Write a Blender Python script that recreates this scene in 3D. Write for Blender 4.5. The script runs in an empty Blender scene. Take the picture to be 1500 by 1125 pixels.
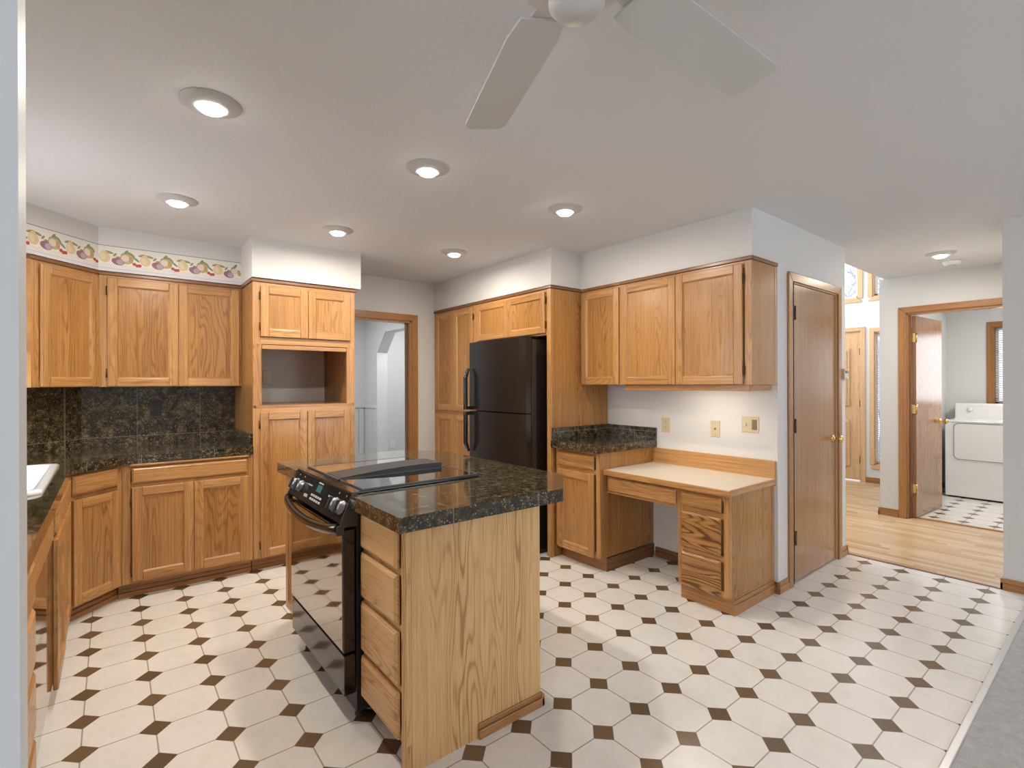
import bpy, bmesh, math, random
from mathutils import Vector, Matrix

S = bpy.context.scene
COL = S.collection
PI = math.pi
R = math.radians
random.seed(7)

# ------------------------------------------------------------------ camera, world, exposure, large lights
CAM_H = 1.3676
YAW = 51.4486
cam_data = bpy.data.cameras.new('camera')
cam_data.sensor_width = 36.0
cam_data.sensor_fit = 'HORIZONTAL'
cam_data.lens = 36.0 * 735.09 / 1500.0
cam_data.clip_start = 0.02
cam = bpy.data.objects.new('camera', cam_data)
COL.objects.link(cam)
_m = Matrix.Rotation(R(YAW - 90), 4, 'Z') @ Matrix.Rotation(R(90), 4, 'X') @ Matrix.Rotation(R(-0.2), 4, 'Z')
cam.matrix_world = Matrix.Translation((0, 0, CAM_H)) @ _m
S.camera = cam

S.view_settings.view_transform = 'Standard'
S.view_settings.look = 'None'
S.view_settings.gamma = 1.0
S.view_settings.use_curve_mapping = False
S.view_settings.exposure = -0.15

W = bpy.data.worlds.new('outdoor_sky')
S.world = W
W.use_nodes = True
_nt = W.node_tree
_bg = _nt.nodes['Background']
_sky = _nt.nodes.new('ShaderNodeTexSky')
_sky.sky_type = 'HOSEK_WILKIE'
_sky.turbidity = 6.0
_sky.ground_albedo = 0.6
_sky.sun_direction = (0.3, -0.4, 0.6)
_mx = _nt.nodes.new('ShaderNodeMix')
_mx.data_type = 'RGBA'
_mx.inputs[0].default_value = 0.93
_nt.links.new(_sky.outputs[0], _mx.inputs[6])
_mx.inputs[7].default_value = (0.86, 0.9, 1.0, 1)
_nt.links.new(_mx.outputs[2], _bg.inputs[0])
_bg.inputs[1].default_value = 2.4


def area_light(name, loc, aim, sx, sy, energy, color=(0.93, 0.96, 1.0)):
    """rectangular area light"""
    d = bpy.data.lights.new(name, 'AREA')
    d.shape = 'RECTANGLE'
    d.size, d.size_y = sx, sy
    d.energy = energy
    d.color = color
    o = bpy.data.objects.new(name, d)
    COL.objects.link(o)
    o.location = loc
    o.rotation_euler = Vector(aim).to_track_quat('-Z', 'Z').to_euler()
    return o


area_light('daylight_dining_window', (3.45, -3.16, 1.35), (0, 1, 0), 1.7, 1.7, 42)
area_light('nook_fill_light', (-2.52, -1.2, 1.4), (1, 0, 0), 2.2, 1.5, 64)  # soft fill added behind the camera, at an unseen window
area_light('daylight_sink_window', (-0.86, 3.25, 1.55), (1, 0, -0.1), 1.0, 0.85, 16)
area_light('entry_fill_light', (6.6, 4.05, 2.9), (0, -1, -0.25), 2.6, 2.2, 140)  # fill added to brighten the entry hall from an unseen side
area_light('laundry_fill_light', (7.2, 0.3, 2.42), (0, 0, -1), 1.2, 0.4, 34, (1.0, 0.97, 0.93))  # fill added under the laundry ceiling, no fixture there
area_light('daylight_laundry_window', (8.52, 0.65, 1.55), (-1, 0, 0), 0.9, 0.9, 4)
area_light('rear_hall_fill_light', (2.0, 6.3, 2.42), (0, 0, -1), 0.5, 0.5, 20, (0.97, 0.98, 1.0))  # unseen fill added to brighten the rear hall, no fixture
area_light('rear_room_fill_light', (3.55, 6.2, 2.42), (0, 0, -1), 0.4, 0.8, 20, (0.97, 0.98, 1.0))  # unseen fill added for the room past the arch, no fixture

LENS_W = 48.0        # emission of the recessed lamp lenses
LAMP_W = 13.0        # light each recessed lamp throws down into the room


# ------------------------------------------------------------------ node helpers and materials
def new_mat(name):
    m = bpy.data.materials.new(name)
    m.use_nodes = True
    nt = m.node_tree
    b = nt.nodes['Principled BSDF']
    return m, nt, b


def N(nt, t, **kw):
    n = nt.nodes.new(t)
    for k, v in kw.items():
        setattr(n, k, v)
    return n


def math_n(nt, op, a, b=None, c=None):
    n = N(nt, 'ShaderNodeMath', operation=op)
    for i, v in enumerate((a, b, c)):
        if v is None:
            continue
        if isinstance(v, (int, float)):
            n.inputs[i].default_value = v
        else:
            nt.links.new(v, n.inputs[i])
    return n.outputs[0]


def ramp(nt, fac, stops):
    n = N(nt, 'ShaderNodeValToRGB')
    el = n.color_ramp.elements
    while len(el) < len(stops):
        el.new(0.5)
    for e, (p, c) in zip(el, stops):
        e.position = p
        e.color = (*c, 1)
    nt.links.new(fac, n.inputs[0])
    return n.outputs[0]


def noise(nt, vec, scale, detail=2, rough=0.5):
    n = N(nt, 'ShaderNodeTexNoise')
    n.inputs['Scale'].default_value = scale
    n.inputs['Detail'].default_value = detail
    n.inputs['Roughness'].default_value = rough
    nt.links.new(vec, n.inputs['Vector'])
    return n.outputs['Fac']


def mix_col(nt, fac, a, b):
    n = N(nt, 'ShaderNodeMix', data_type='RGBA')
    for i, v in ((0, fac), (6, a), (7, b)):
        if isinstance(v, (int, float)):
            n.inputs[i].default_value = v
        elif isinstance(v, tuple):
            n.inputs[i].default_value = (*v, 1)
        else:
            nt.links.new(v, n.inputs[i])
    return n.outputs[2]


def bump(nt, b, height, strength, dist=0.002):
    n = N(nt, 'ShaderNodeBump')
    n.inputs['Strength'].default_value = strength
    n.inputs['Distance'].default_value = dist
    nt.links.new(height, n.inputs['Height'])
    nt.links.new(n.outputs[0], b.inputs['Normal'])


def plain(name, col, rough=0.5, metal=0.0, spec=0.5, coat=0.0, emit=None, strength=0.0):
    m, nt, b = new_mat(name)
    b.inputs['Base Color'].default_value = (*col, 1)
    b.inputs['Roughness'].default_value = rough
    b.inputs['Metallic'].default_value = metal
    b.inputs['Specular IOR Level'].default_value = spec
    b.inputs['Coat Weight'].default_value = coat
    if emit:
        b.inputs['Emission Color'].default_value = (*emit, 1)
        b.inputs['Emission Strength'].default_value = strength
    tc = N(nt, 'ShaderNodeTexCoord')
    n = noise(nt, tc.outputs['Object'], 40, 2)
    r = math_n(nt, 'MULTIPLY_ADD', n, 0.08, rough - 0.04)
    nt.links.new(r, b.inputs['Roughness'])
    return m


def wood(name, dark, mid, light, rough=0.32, ring=0.5, coat=0.15, fine=1.0):
    """oak: UV.y runs along the grain in metres, UV.x across it"""
    m, nt, b = new_mat(name)
    uv = N(nt, 'ShaderNodeUVMap')
    sp = N(nt, 'ShaderNodeSeparateXYZ')
    nt.links.new(uv.outputs[0], sp.inputs[0])
    u, v = sp.outputs[0], sp.outputs[1]

    def vec(su, sv):
        c = N(nt, 'ShaderNodeCombineXYZ')
        nt.links.new(math_n(nt, 'MULTIPLY', u, su), c.inputs[0])
        nt.links.new(math_n(nt, 'MULTIPLY', v, sv), c.inputs[1])
        return c.outputs[0]
    big = noise(nt, vec(5.5, 0.62), 1.0, 2, 0.5)
    wob = noise(nt, vec(30.0, 3.0), 1.0, 2)
    ph = math_n(nt, 'ADD', math_n(nt, 'MULTIPLY', big, 165.0), math_n(nt, 'MULTIPLY', u, 150.0))
    rings = math_n(nt, 'SINE', math_n(nt, 'MULTIPLY_ADD', wob, 3.0, ph))
    rings = math_n(nt, 'POWER', math_n(nt, 'MULTIPLY_ADD', rings, 0.5, 0.5), 3.0)
    mk = noise(nt, vec(7.0, 0.25), 1.0, 1)
    mk = math_n(nt, 'MULTIPLY_ADD', mk, 4.5, -1.75)
    mkn = N(nt, 'ShaderNodeClamp')
    nt.links.new(mk, mkn.inputs[0])
    rings = math_n(nt, 'MULTIPLY', rings, math_n(nt, 'MULTIPLY_ADD', mkn.outputs[0], 1.05, 0.12))
    streak = noise(nt, vec(38.0 * fine, 0.8), 1.0, 2, 0.5)
    lines = noise(nt, vec(210.0 * fine, 1.6), 1.0, 3, 0.65)
    pores = noise(nt, vec(520.0 * fine, 9.0), 1.0, 2, 0.6)
    tone = noise(nt, vec(1.7, 0.35), 1.0, 1)
    f = math_n(nt, 'MULTIPLY_ADD', rings, 0.24 * ring, 0.0)
    f = math_n(nt, 'MULTIPLY_ADD', streak, 0.30, f)
    f = math_n(nt, 'MULTIPLY_ADD', lines, 0.75, f)
    f = math_n(nt, 'MULTIPLY_ADD', pores, 0.45, f)
    f = math_n(nt, 'MULTIPLY_ADD', tone, 0.35, f)
    f = math_n(nt, 'SUBTRACT', f, 0.455 + 0.045 * ring)
    c = ramp(nt, f, [(0.26, light), (0.47, mid), (0.74, dark)])
    nt.links.new(c, b.inputs['Base Color'])
    b.inputs['Roughness'].default_value = rough
    b.inputs['Coat Weight'].default_value = coat
    b.inputs['Coat Roughness'].default_value = 0.18
    bump(nt, b, pores, 0.06, 0.0006)
    return m


M = {}
M['oak'] = wood('honey_oak', (0.22, 0.092, 0.024), (0.435, 0.213, 0.068), (0.59, 0.338, 0.138))
M['oak_panel'] = wood('oak_veneer', (0.22, 0.092, 0.022), (0.385, 0.180, 0.051), (0.48, 0.25, 0.085), ring=0.8, rough=0.27)
M['oak_pale'] = wood('pale_oak_veneer', (0.38, 0.185, 0.060), (0.625, 0.365, 0.150), (0.72, 0.46, 0.215), ring=1.25, rough=0.4)
M['oak_bold'] = wood('bold_grained_oak', (0.12, 0.045, 0.011), (0.34, 0.155, 0.045), (0.46, 0.235, 0.08), ring=2.0)
M['oak_dark'] = wood('dark_stained_oak_trim', (0.10, 0.042, 0.014), (0.20, 0.088, 0.030), (0.30, 0.14, 0.05), ring=0.35)
M['oak_gloss'] = wood('glossy_oak_door_veneer', (0.17, 0.072, 0.022), (0.31, 0.145, 0.052), (0.39, 0.20, 0.08), rough=0.22, ring=0.4, coat=0.5)
M['oak_light_door'] = wood('light_oak_door', (0.48, 0.28, 0.13), (0.66, 0.42, 0.22), (0.74, 0.52, 0.31), rough=0.4, ring=0.3)
M['oak_casing'] = wood('oak_casing', (0.20, 0.085, 0.024), (0.37, 0.168, 0.052), (0.48, 0.24, 0.083), ring=0.3)


def wall_paint(name, col, scale=55, strength=0.12, rough=0.75):
    m, nt, b = new_mat(name)
    tc = N(nt, 'ShaderNodeTexCoord')
    n1 = noise(nt, tc.outputs['Object'], scale, 3, 0.6)
    n2 = noise(nt, tc.outputs['Object'], 1.3, 2)
    c = mix_col(nt, math_n(nt, 'MULTIPLY', n2, 0.5), col, tuple(x * 0.96 for x in col))
    nt.links.new(c, b.inputs['Base Color'])
    b.inputs['Roughness'].default_value = rough
    b.inputs['Specular IOR Level'].default_value = 0.3
    bump(nt, b, n1, strength, 0.003)
    return m


M['wall'] = wall_paint('off_white_wall_paint', (0.66, 0.65, 0.63))
M['wall_cool'] = wall_paint('white_wall_paint', (0.70, 0.70, 0.69))
M['ceiling'] = wall_paint('textured_ceiling_paint', (0.69, 0.70, 0.715), scale=60, strength=0.6)
M['white_paint'] = wall_paint('brushed_white_painted_wood', (0.62, 0.64, 0.65), scale=30, strength=0.05, rough=0.5)


def tile_floor():
    m, nt, b = new_mat('octagon_and_dot_vinyl_tile')
    tc = N(nt, 'ShaderNodeTexCoord')
    sp = N(nt, 'ShaderNodeSeparateXYZ')
    nt.links.new(tc.outputs['Object'], sp.inputs[0])

    def cell(src, origin, pitch):
        t = math_n(nt, 'MULTIPLY_ADD', src, 1.0 / pitch, 0.5 - origin / pitch)
        return math_n(nt, 'ABSOLUTE', math_n(nt, 'SUBTRACT', math_n(nt, 'FRACT', t), 0.5)), math_n(nt, 'FLOOR', t)
    fx, ix = cell(sp.outputs[0], 2.645, 0.2284)
    fy, iy = cell(sp.outputs[1], 2.229, 0.2275)
    d = math_n(nt, 'ADD', fx, fy)
    dot = math_n(nt, 'LESS_THAN', d, 0.236)
    rim = math_n(nt, 'LESS_THAN', math_n(nt, 'ABSOLUTE', math_n(nt, 'SUBTRACT', d, 0.24)), 0.006)
    line = math_n(nt, 'LESS_THAN', math_n(nt, 'MINIMUM', fx, fy), 0.0115)
    grout = math_n(nt, 'MULTIPLY', math_n(nt, 'MAXIMUM', line, rim), math_n(nt, 'SUBTRACT', 1.0, dot))
    marble = noise(nt, tc.outputs['Object'], 14, 5, 0.62)
    veins = noise(nt, tc.outputs['Object'], 5, 3, 0.6)
    mm = math_n(nt, 'MULTIPLY_ADD', veins, 0.5, math_n(nt, 'MULTIPLY', marble, 0.5))
    base = ramp(nt, mm, [(0.3, (0.72, 0.69, 0.64)), (0.5, (0.79, 0.765, 0.72)), (0.7, (0.82, 0.80, 0.77))])
    spk = noise(nt, tc.outputs['Object'], 260, 2, 0.7)
    wn = N(nt, 'ShaderNodeTexWhiteNoise', noise_dimensions='2D')
    cv = N(nt, 'ShaderNodeCombineXYZ')
    nt.links.new(ix, cv.inputs[0])
    nt.links.new(iy, cv.inputs[1])
    nt.links.new(cv.outputs[0], wn.inputs['Vector'])
    dt = math_n(nt, 'MULTIPLY_ADD', spk, 0.7, math_n(nt, 'MULTIPLY', wn.outputs['Value'], 0.3))
    dark = ramp(nt, dt, [(0.25, (0.085, 0.056, 0.032)), (0.75, (0.19, 0.125, 0.07))])
    c = mix_col(nt, dot, base, dark)
    c = mix_col(nt, grout, c, (0.36, 0.33, 0.29))
    nt.links.new(c, b.inputs['Base Color'])
    b.inputs['Roughness'].default_value = 0.22
    b.inputs['Specular IOR Level'].default_value = 0.7
    h = math_n(nt, 'SUBTRACT', math_n(nt, 'MULTIPLY', spk, 0.15), grout)
    bump(nt, b, h, 0.12, 0.001)
    return m


M['tile'] = tile_floor()


def granite(name, rough, coat, lift=0.0):
    m, nt, b = new_mat(name)
    tc = N(nt, 'ShaderNodeTexCoord')
    o = tc.outputs['Object']
    a = noise(nt, o, 150, 4, 0.7)
    n2 = noise(nt, o, 26, 3, 0.6)
    vo = N(nt, 'ShaderNodeTexVoronoi', feature='F1')
    vo.inputs['Scale'].default_value = 190
    nt.links.new(o, vo.inputs['Vector'])
    f = math_n(nt, 'MULTIPLY_ADD', n2, 0.55, math_n(nt, 'MULTIPLY', a, 0.6))
    base = ramp(nt, f, [(0.45 - lift, (0.007, 0.0065, 0.0045)), (0.56 - lift, (0.030, 0.023, 0.012)), (0.67 - lift, (0.095, 0.07, 0.032)), (0.77, (0.33, 0.25, 0.13))])
    sep = N(nt, 'ShaderNodeSeparateColor')
    nt.links.new(vo.outputs['Color'], sep.inputs[0])
    fleck = math_n(nt, 'GREATER_THAN', sep.outputs[0], 0.945)
    base = mix_col(nt, math_n(nt, 'MULTIPLY', fleck, 0.7), base, (0.30, 0.27, 0.2))
    sp = N(nt, 'ShaderNodeSeparateXYZ')
    nt.links.new(o, sp.inputs[0])
    ln = None
    for k, off in ((0, 0.137), (1, 0.083), (2, 0.061)):
        t = math_n(nt, 'FRACT', math_n(nt, 'MULTIPLY_ADD', sp.outputs[k], 1 / 0.405, off))
        l = math_n(nt, 'LESS_THAN', math_n(nt, 'ABSOLUTE', math_n(nt, 'SUBTRACT', t, 0.5)), 0.0040)
        ln = l if ln is None else math_n(nt, 'MAXIMUM', ln, l)
    base = mix_col(nt, math_n(nt, 'MULTIPLY', ln, 0.8), base, (0.25, 0.215, 0.165))
    nt.links.new(base, b.inputs['Base Color'])
    b.inputs['Roughness'].default_value = rough
    b.inputs['Specular IOR Level'].default_value = 0.5
    b.inputs['Coat Weight'].default_value = coat
    b.inputs['Coat Roughness'].default_value = 0.03
    return m


M['granite'] = granite('polished_dark_granite_tile', 0.1, 0.5)
M['granite_wall'] = granite('dark_granite_wall_tile', 0.16, 0.1, 0.035)


def plank_floor():
    m, nt, b = new_mat('pale_oak_strip_flooring')
    tc = N(nt, 'ShaderNodeTexCoord')
    sp = N(nt, 'ShaderNodeSeparateXYZ')
    nt.links.new(tc.outputs['Object'], sp.inputs[0])
    tx = math_n(nt, 'MULTIPLY', sp.outputs[0], 1 / 0.057)
    row = math_n(nt, 'FLOOR', tx)
    w1 = N(nt, 'ShaderNodeTexWhiteNoise', noise_dimensions='1D')
    nt.links.new(row, w1.inputs['W'])
    ty = math_n(nt, 'MULTIPLY_ADD', sp.outputs[1], 1 / 0.62, math_n(nt, 'MULTIPLY', w1.outputs['Value'], 7.0))
    brd = math_n(nt, 'FLOOR', ty)
    cv = N(nt, 'ShaderNodeCombineXYZ')
    nt.links.new(row, cv.inputs[0])
    nt.links.new(brd, cv.inputs[1])
    w2 = N(nt, 'ShaderNodeTexWhiteNoise', noise_dimensions='2D')
    nt.links.new(cv.outputs[0], w2.inputs['Vector'])
    c3 = N(nt, 'ShaderNodeCombineXYZ')
    nt.links.new(math_n(nt, 'MULTIPLY', sp.outputs[0], 90), c3.inputs[0])
    nt.links.new(math_n(nt, 'MULTIPLY', sp.outputs[1], 2.5), c3.inputs[1])
    nt.links.new(math_n(nt, 'MULTIPLY', w2.outputs['Value'], 30), c3.inputs[2])
    g = noise(nt, c3.outputs[0], 1.0, 3, 0.6)
    f = math_n(nt, 'MULTIPLY_ADD', w2.outputs['Value'], 0.6, math_n(nt, 'MULTIPLY', g, 0.4))
    c = ramp(nt, f, [(0.12, (0.40, 0.25, 0.125)), (0.45, (0.55, 0.375, 0.215)), (0.85, (0.66, 0.49, 0.315))])
    gap = math_n(nt, 'LESS_THAN', math_n(nt, 'ABSOLUTE', math_n(nt, 'SUBTRACT', math_n(nt, 'FRACT', tx), 0.5)), 0.485)
    c = mix_col(nt, gap, (0.24, 0.14, 0.07), c)
    nt.links.new(c, b.inputs['Base Color'])
    b.inputs['Roughness'].default_value = 0.24
    return m


M['planks'] = plank_floor()


def carpet():
    m, nt, b = new_mat('grey_carpet')
    tc = N(nt, 'ShaderNodeTexCoord')
    a = noise(nt, tc.outputs['Object'], 240, 3, 0.7)
    c2 = noise(nt, tc.outputs['Object'], 22, 3, 0.6)
    f = math_n(nt, 'MULTIPLY_ADD', a, 0.6, math_n(nt, 'MULTIPLY', c2, 0.4))
    c = ramp(nt, f, [(0.3, (0.34, 0.335, 0.335)), (0.7, (0.62, 0.61, 0.61))])
    nt.links.new(c, b.inputs['Base Color'])
    b.inputs['Roughness'].default_value = 0.95
    bump(nt, b, a, 0.8, 0.006)
    return m


M['carpet'] = carpet()
M['black_gloss'] = plain('black_enamel', (0.012, 0.011, 0.010), 0.16, spec=0.6, coat=0.3)
M['black_glass'] = plain('black_oven_glass', (0.008, 0.007, 0.006), 0.05, spec=1.0, coat=1.0)
M['mirror_glass'] = plain('mirror_black_oven_glass', (0.50, 0.46, 0.41), 0.05, metal=1.0)
M['black_matte'] = plain('black_plastic', (0.014, 0.013, 0.012), 0.45)
M['dark_grey'] = plain('charcoal_metal', (0.05, 0.05, 0.052), 0.35, spec=0.6)
M['fridge'] = plain('satin_black_refrigerator_finish', (0.012, 0.010, 0.0085), 0.24, spec=0.6)
M['chrome'] = plain('chrome', (0.75, 0.75, 0.76), 0.16, metal=1.0)
M['brass'] = plain('polished_brass', (0.80, 0.55, 0.22), 0.18, metal=1.0)
M['bronze'] = plain('antique_brass_hinge', (0.12, 0.075, 0.03), 0.4, metal=0.9)
M['almond'] = plain('almond_plastic', (0.58, 0.49, 0.32), 0.4)
M['almond_dark'] = plain('dark_almond_slots', (0.20, 0.15, 0.085), 0.5)
M['white_plastic'] = plain('white_plastic', (0.78, 0.77, 0.75), 0.35)
M['white_enamel'] = plain('white_enamel', (0.80, 0.80, 0.79), 0.22, coat=0.3)
M['sink_white'] = plain('white_porcelain', (0.83, 0.83, 0.83), 0.12, coat=0.5)
M['laminate'] = plain('cream_laminate', (0.66, 0.59, 0.49), 0.35)
M['lens'] = plain('frosted_lamp_lens', (0.9, 0.88, 0.84), 0.4, emit=(1.0, 0.93, 0.84), strength=LENS_W)
M['strip_lens'] = plain('under_cabinet_lamp_lens', (0.9, 0.88, 0.8), 0.4, emit=(1.0, 0.92, 0.80), strength=45)
M['display'] = plain('green_clock_display', (0.02, 0.05, 0.045), 0.2, emit=(0.1, 0.35, 0.3), strength=0.35)
M['mark'] = plain('pale_panel_printing', (0.45, 0.45, 0.43), 0.5)
M['knob'] = plain('brushed_steel_knob', (0.25, 0.25, 0.27), 0.35, metal=0.9)
M['fan_white'] = plain('white_fan_paint', (0.57, 0.57, 0.56), 0.45)
M['ring_white'] = plain('white_lamp_trim', (0.52, 0.51, 0.495), 0.4)
M['metal_strip'] = plain('pale_metal_threshold', (0.7, 0.7, 0.71), 0.35, metal=0.6)

M['bark'] = plain('frosty_bark', (0.66, 0.65, 0.69), 0.9)
M['snow'] = plain('snow_ground', (0.8, 0.82, 0.86), 0.9)
M['dark_gap'] = plain('dark_seam', (0.02, 0.018, 0.015), 0.7)


def glass():
    m = bpy.data.materials.new('window_glass')
    m.use_nodes = True
    nt = m.node_tree
    nt.nodes.clear()
    out = N(nt, 'ShaderNodeOutputMaterial')
    t = N(nt, 'ShaderNodeBsdfTransparent')
    t.inputs[0].default_value = (0.95, 0.97, 0.98, 1)
    g = N(nt, 'ShaderNodeBsdfGlossy')
    g.inputs['Roughness'].default_value = 0.02
    fr = N(nt, 'ShaderNodeFresnel')
    fr.inputs[0].default_value = 1.45
    mx = N(nt, 'ShaderNodeMixShader')
    nt.links.new(fr.outputs[0], mx.inputs[0])
    nt.links.new(t.outputs[0], mx.inputs[1])
    nt.links.new(g.outputs[0], mx.inputs[2])
    nt.links.new(mx.outputs[0], out.inputs[0])
    return m


M['glass'] = glass()


def blind_slat():
    m = bpy.data.materials.new('translucent_white_blind_slat')
    m.use_nodes = True
    nt = m.node_tree
    nt.nodes.clear()
    out = N(nt, 'ShaderNodeOutputMaterial')
    a = N(nt, 'ShaderNodeBsdfDiffuse')
    a.inputs[0].default_value = (0.85, 0.86, 0.87, 1)
    t = N(nt, 'ShaderNodeBsdfTranslucent')
    t.inputs[0].default_value = (0.9, 0.91, 0.93, 1)
    mx = N(nt, 'ShaderNodeMixShader')
    mx.inputs[0].default_value = 0.55
    nt.links.new(a.outputs[0], mx.inputs[1])
    nt.links.new(t.outputs[0], mx.inputs[2])
    nt.links.new(mx.outputs[0], out.inputs[0])
    return m


M['blind'] = blind_slat()


# ------------------------------------------------------------------ mesh builder
class MB:
    def __init__(self):
        self.v, self.f, self.uv, self.mi, self.sm = [], [], [], [], []
        self.mats = []

    def mat(self, m):
        m = M[m] if isinstance(m, str) else m
        if m not in self.mats:
            self.mats.append(m)
        return self.mats.index(m)

    def poly(self, pts, m, g='z', off=None, smooth=False):
        if off is None:
            off = (random.uniform(0, 40), random.uniform(0, 40))
        b = len(self.v)
        self.v += [tuple(p) for p in pts]
        self.f.append(list(range(b, b + len(pts))))
        k = 'xyz'.index(g)
        o = [i for i in range(3) if i != k]
        self.uv.append([(p[o[0]] + p[o[1]] + off[0], p[k] + off[1]) for p in pts])
        self.mi.append(self.mat(m))
        self.sm.append(smooth)

    def hexa(self, p, m, g='z', off=None):
        """p: 8 points, bottom ring 0-3 counter-clockwise seen from above, top ring 4-7"""
        if off is None:
            off = (random.uniform(0, 40), random.uniform(0, 40))
        b = len(self.v)
        self.v += [tuple(q) for q in p]
        k = 'xyz'.index(g)
        o = [i for i in range(3) if i != k]
        for f in ((3, 2, 1, 0), (4, 5, 6, 7), (0, 1, 5, 4), (1, 2, 6, 5), (2, 3, 7, 6), (3, 0, 4, 7)):
            self.f.append([b + i for i in f])
            self.uv.append([(p[i][o[0]] + p[i][o[1]] + off[0], p[i][k] + off[1]) for i in f])
            self.mi.append(self.mat(m))
            self.sm.append(False)
        return self

    def box(self, x0, x1, y0, y1, z0, z1, m, g='z', off=None):
        return self.hexa([(x0, y0, z0), (x1, y0, z0), (x1, y1, z0), (x0, y1, z0),
                          (x0, y0, z1), (x1, y0, z1), (x1, y1, z1), (x0, y1, z1)], m, g, off)

    def prism(self, poly, z0, z1, m, g='x', axis='z'):
        """poly: outline points; axis z -> (x,y) extruded along z, x -> (y,z) along x, y -> (x,z) along y"""
        off = (random.uniform(0, 40), random.uniform(0, 40))

        def P(a, b, c):
            return {'z': (a, b, c), 'x': (c, a, b), 'y': (a, c, b)}[axis]
        lo = [P(a, b, z0) for a, b in poly]
        hi = [P(a, b, z1) for a, b in poly]
        self.poly(lo[::-1], m, g, off)
        self.poly(hi, m, g, off)
        n = len(poly)
        for i in range(n):
            j = (i + 1) % n
            self.poly([lo[i], lo[j], hi[j], hi[i]], m, g, off)
        return self

    def lathe(self, prof, c, m, axis=(0, 0, 1), seg=32, smooth=True):
        """prof: list of (radius, height) along axis from c"""
        ax = Vector(axis).normalized()
        q = Vector((0, 0, 1)).rotation_difference(ax)
        c = Vector(c)
        b = len(self.v)
        mi = self.mat(m)
        for r, h in prof:
            for i in range(seg):
                a = 2 * PI * i / seg
                self.v.append(tuple(c + q @ Vector((r * math.cos(a), r * math.sin(a), h))))
        for k in range(len(prof) - 1):
            for i in range(seg):
                j = (i + 1) % seg
                f = [b + k * seg + i, b + k * seg + j, b + (k + 1) * seg + j, b + (k + 1) * seg + i]
                self.f.append(f)
                self.uv.append([(0, 0)] * 4)
                self.mi.append(mi)
                self.sm.append(smooth)
        for k in (0, len(prof) - 1):
            if prof[k][0] > 1e-5:
                f = [b + k * seg + i for i in range(seg)]
                self.f.append(f if k else f[::-1])
                self.uv.append([(0, 0)] * seg)
                self.mi.append(mi)
                self.sm.append(False)
        return self

    def tube(self, path, r, m, seg=10, flat=1.0, up=(0, 0, 1)):
        """round or flattened bar along a path; r may be a list"""
        path = [Vector(p) for p in path]
        n = len(path)
        rs = r if isinstance(r, (list, tuple)) else [r] * n
        b = len(self.v)
        mi = self.mat(m)
        for i, p in enumerate(path):
            t = (path[min(i + 1, n - 1)] - path[max(i - 1, 0)]).normalized()
            s = t.cross(Vector(up))
            if s.length < 1e-4:
                s = t.cross(Vector((1, 0, 0)))
            s.normalize()
            w = s.cross(t).normalized()
            for k in range(seg):
                a = 2 * PI * k / seg
                self.v.append(tuple(p + s * (rs[i] * math.cos(a)) + w * (rs[i] * flat * math.sin(a))))
        for i in range(n - 1):
            for k in range(seg):
                j = (k + 1) % seg
                self.f.append([b + i * seg + k, b + i * seg + j, b + (i + 1) * seg + j, b + (i + 1) * seg + k])
                self.uv.append([(0, 0)] * 4)
                self.mi.append(mi)
                self.sm.append(True)
        for i in (0, n - 1):
            f = [b + i * seg + k for k in range(seg)]
            self.f.append(f[::-1] if i == 0 else f)
            self.uv.append([(0, 0)] * seg)
            self.mi.append(mi)
            self.sm.append(False)
        return self

    def build(self, name, parent=None, bevel=0.0, loc=None, seg=2):
        me = bpy.data.meshes.new(name)
        me.from_pydata(self.v, [], self.f)
        for m in self.mats:
            me.materials.append(m)
        ul = me.uv_layers.new(name='UVMap')
        i = 0
        flat = []
        for u in self.uv:
            for q in u:
                flat += [q[0], q[1]]
        ul.data.foreach_set('uv', flat)
        me.polygons.foreach_set('material_index', self.mi)
        me.polygons.foreach_set('use_smooth', self.sm)
        bm = bmesh.new()
        bm.from_mesh(me)
        bmesh.ops.recalc_face_normals(bm, faces=bm.faces)
        bm.to_mesh(me)
        bm.free()
        me.update()
        o = bpy.data.objects.new(name, me)
        COL.objects.link(o)
        if parent is not None:
            o.parent = parent
        if loc is not None:
            o.location = loc
        if bevel:
            bv = o.modifiers.new('bevel', 'BEVEL')
            bv.width = bevel
            bv.segments = seg
            bv.limit_method = 'ANGLE'
            bv.angle_limit = R(40)
            bv.harden_normals = False
        return o


def thing(name, label, cat, loc=(0, 0, 0), rz=0.0, group=None):
    o = bpy.data.objects.new(name, None)
    COL.objects.link(o)
    o.empty_display_size = 0.1
    o.location = loc
    o.rotation_euler = (0, 0, R(rz))
    return tag(o, label, cat, group)


def tag(o, label, cat, group=None):
    o['label'] = label
    o['category'] = cat
    if group:
        o['group'] = group
    return o


def struct(o):
    o['kind'] = 'structure'
    return o


# ------------------------------------------------------------------ the setting
CEIL = 2.44


def wall_boxes(name, boxes, m='wall'):
    b = MB()
    for q in boxes:
        b.box(*q, m)
    return struct(b.build(name))


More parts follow.
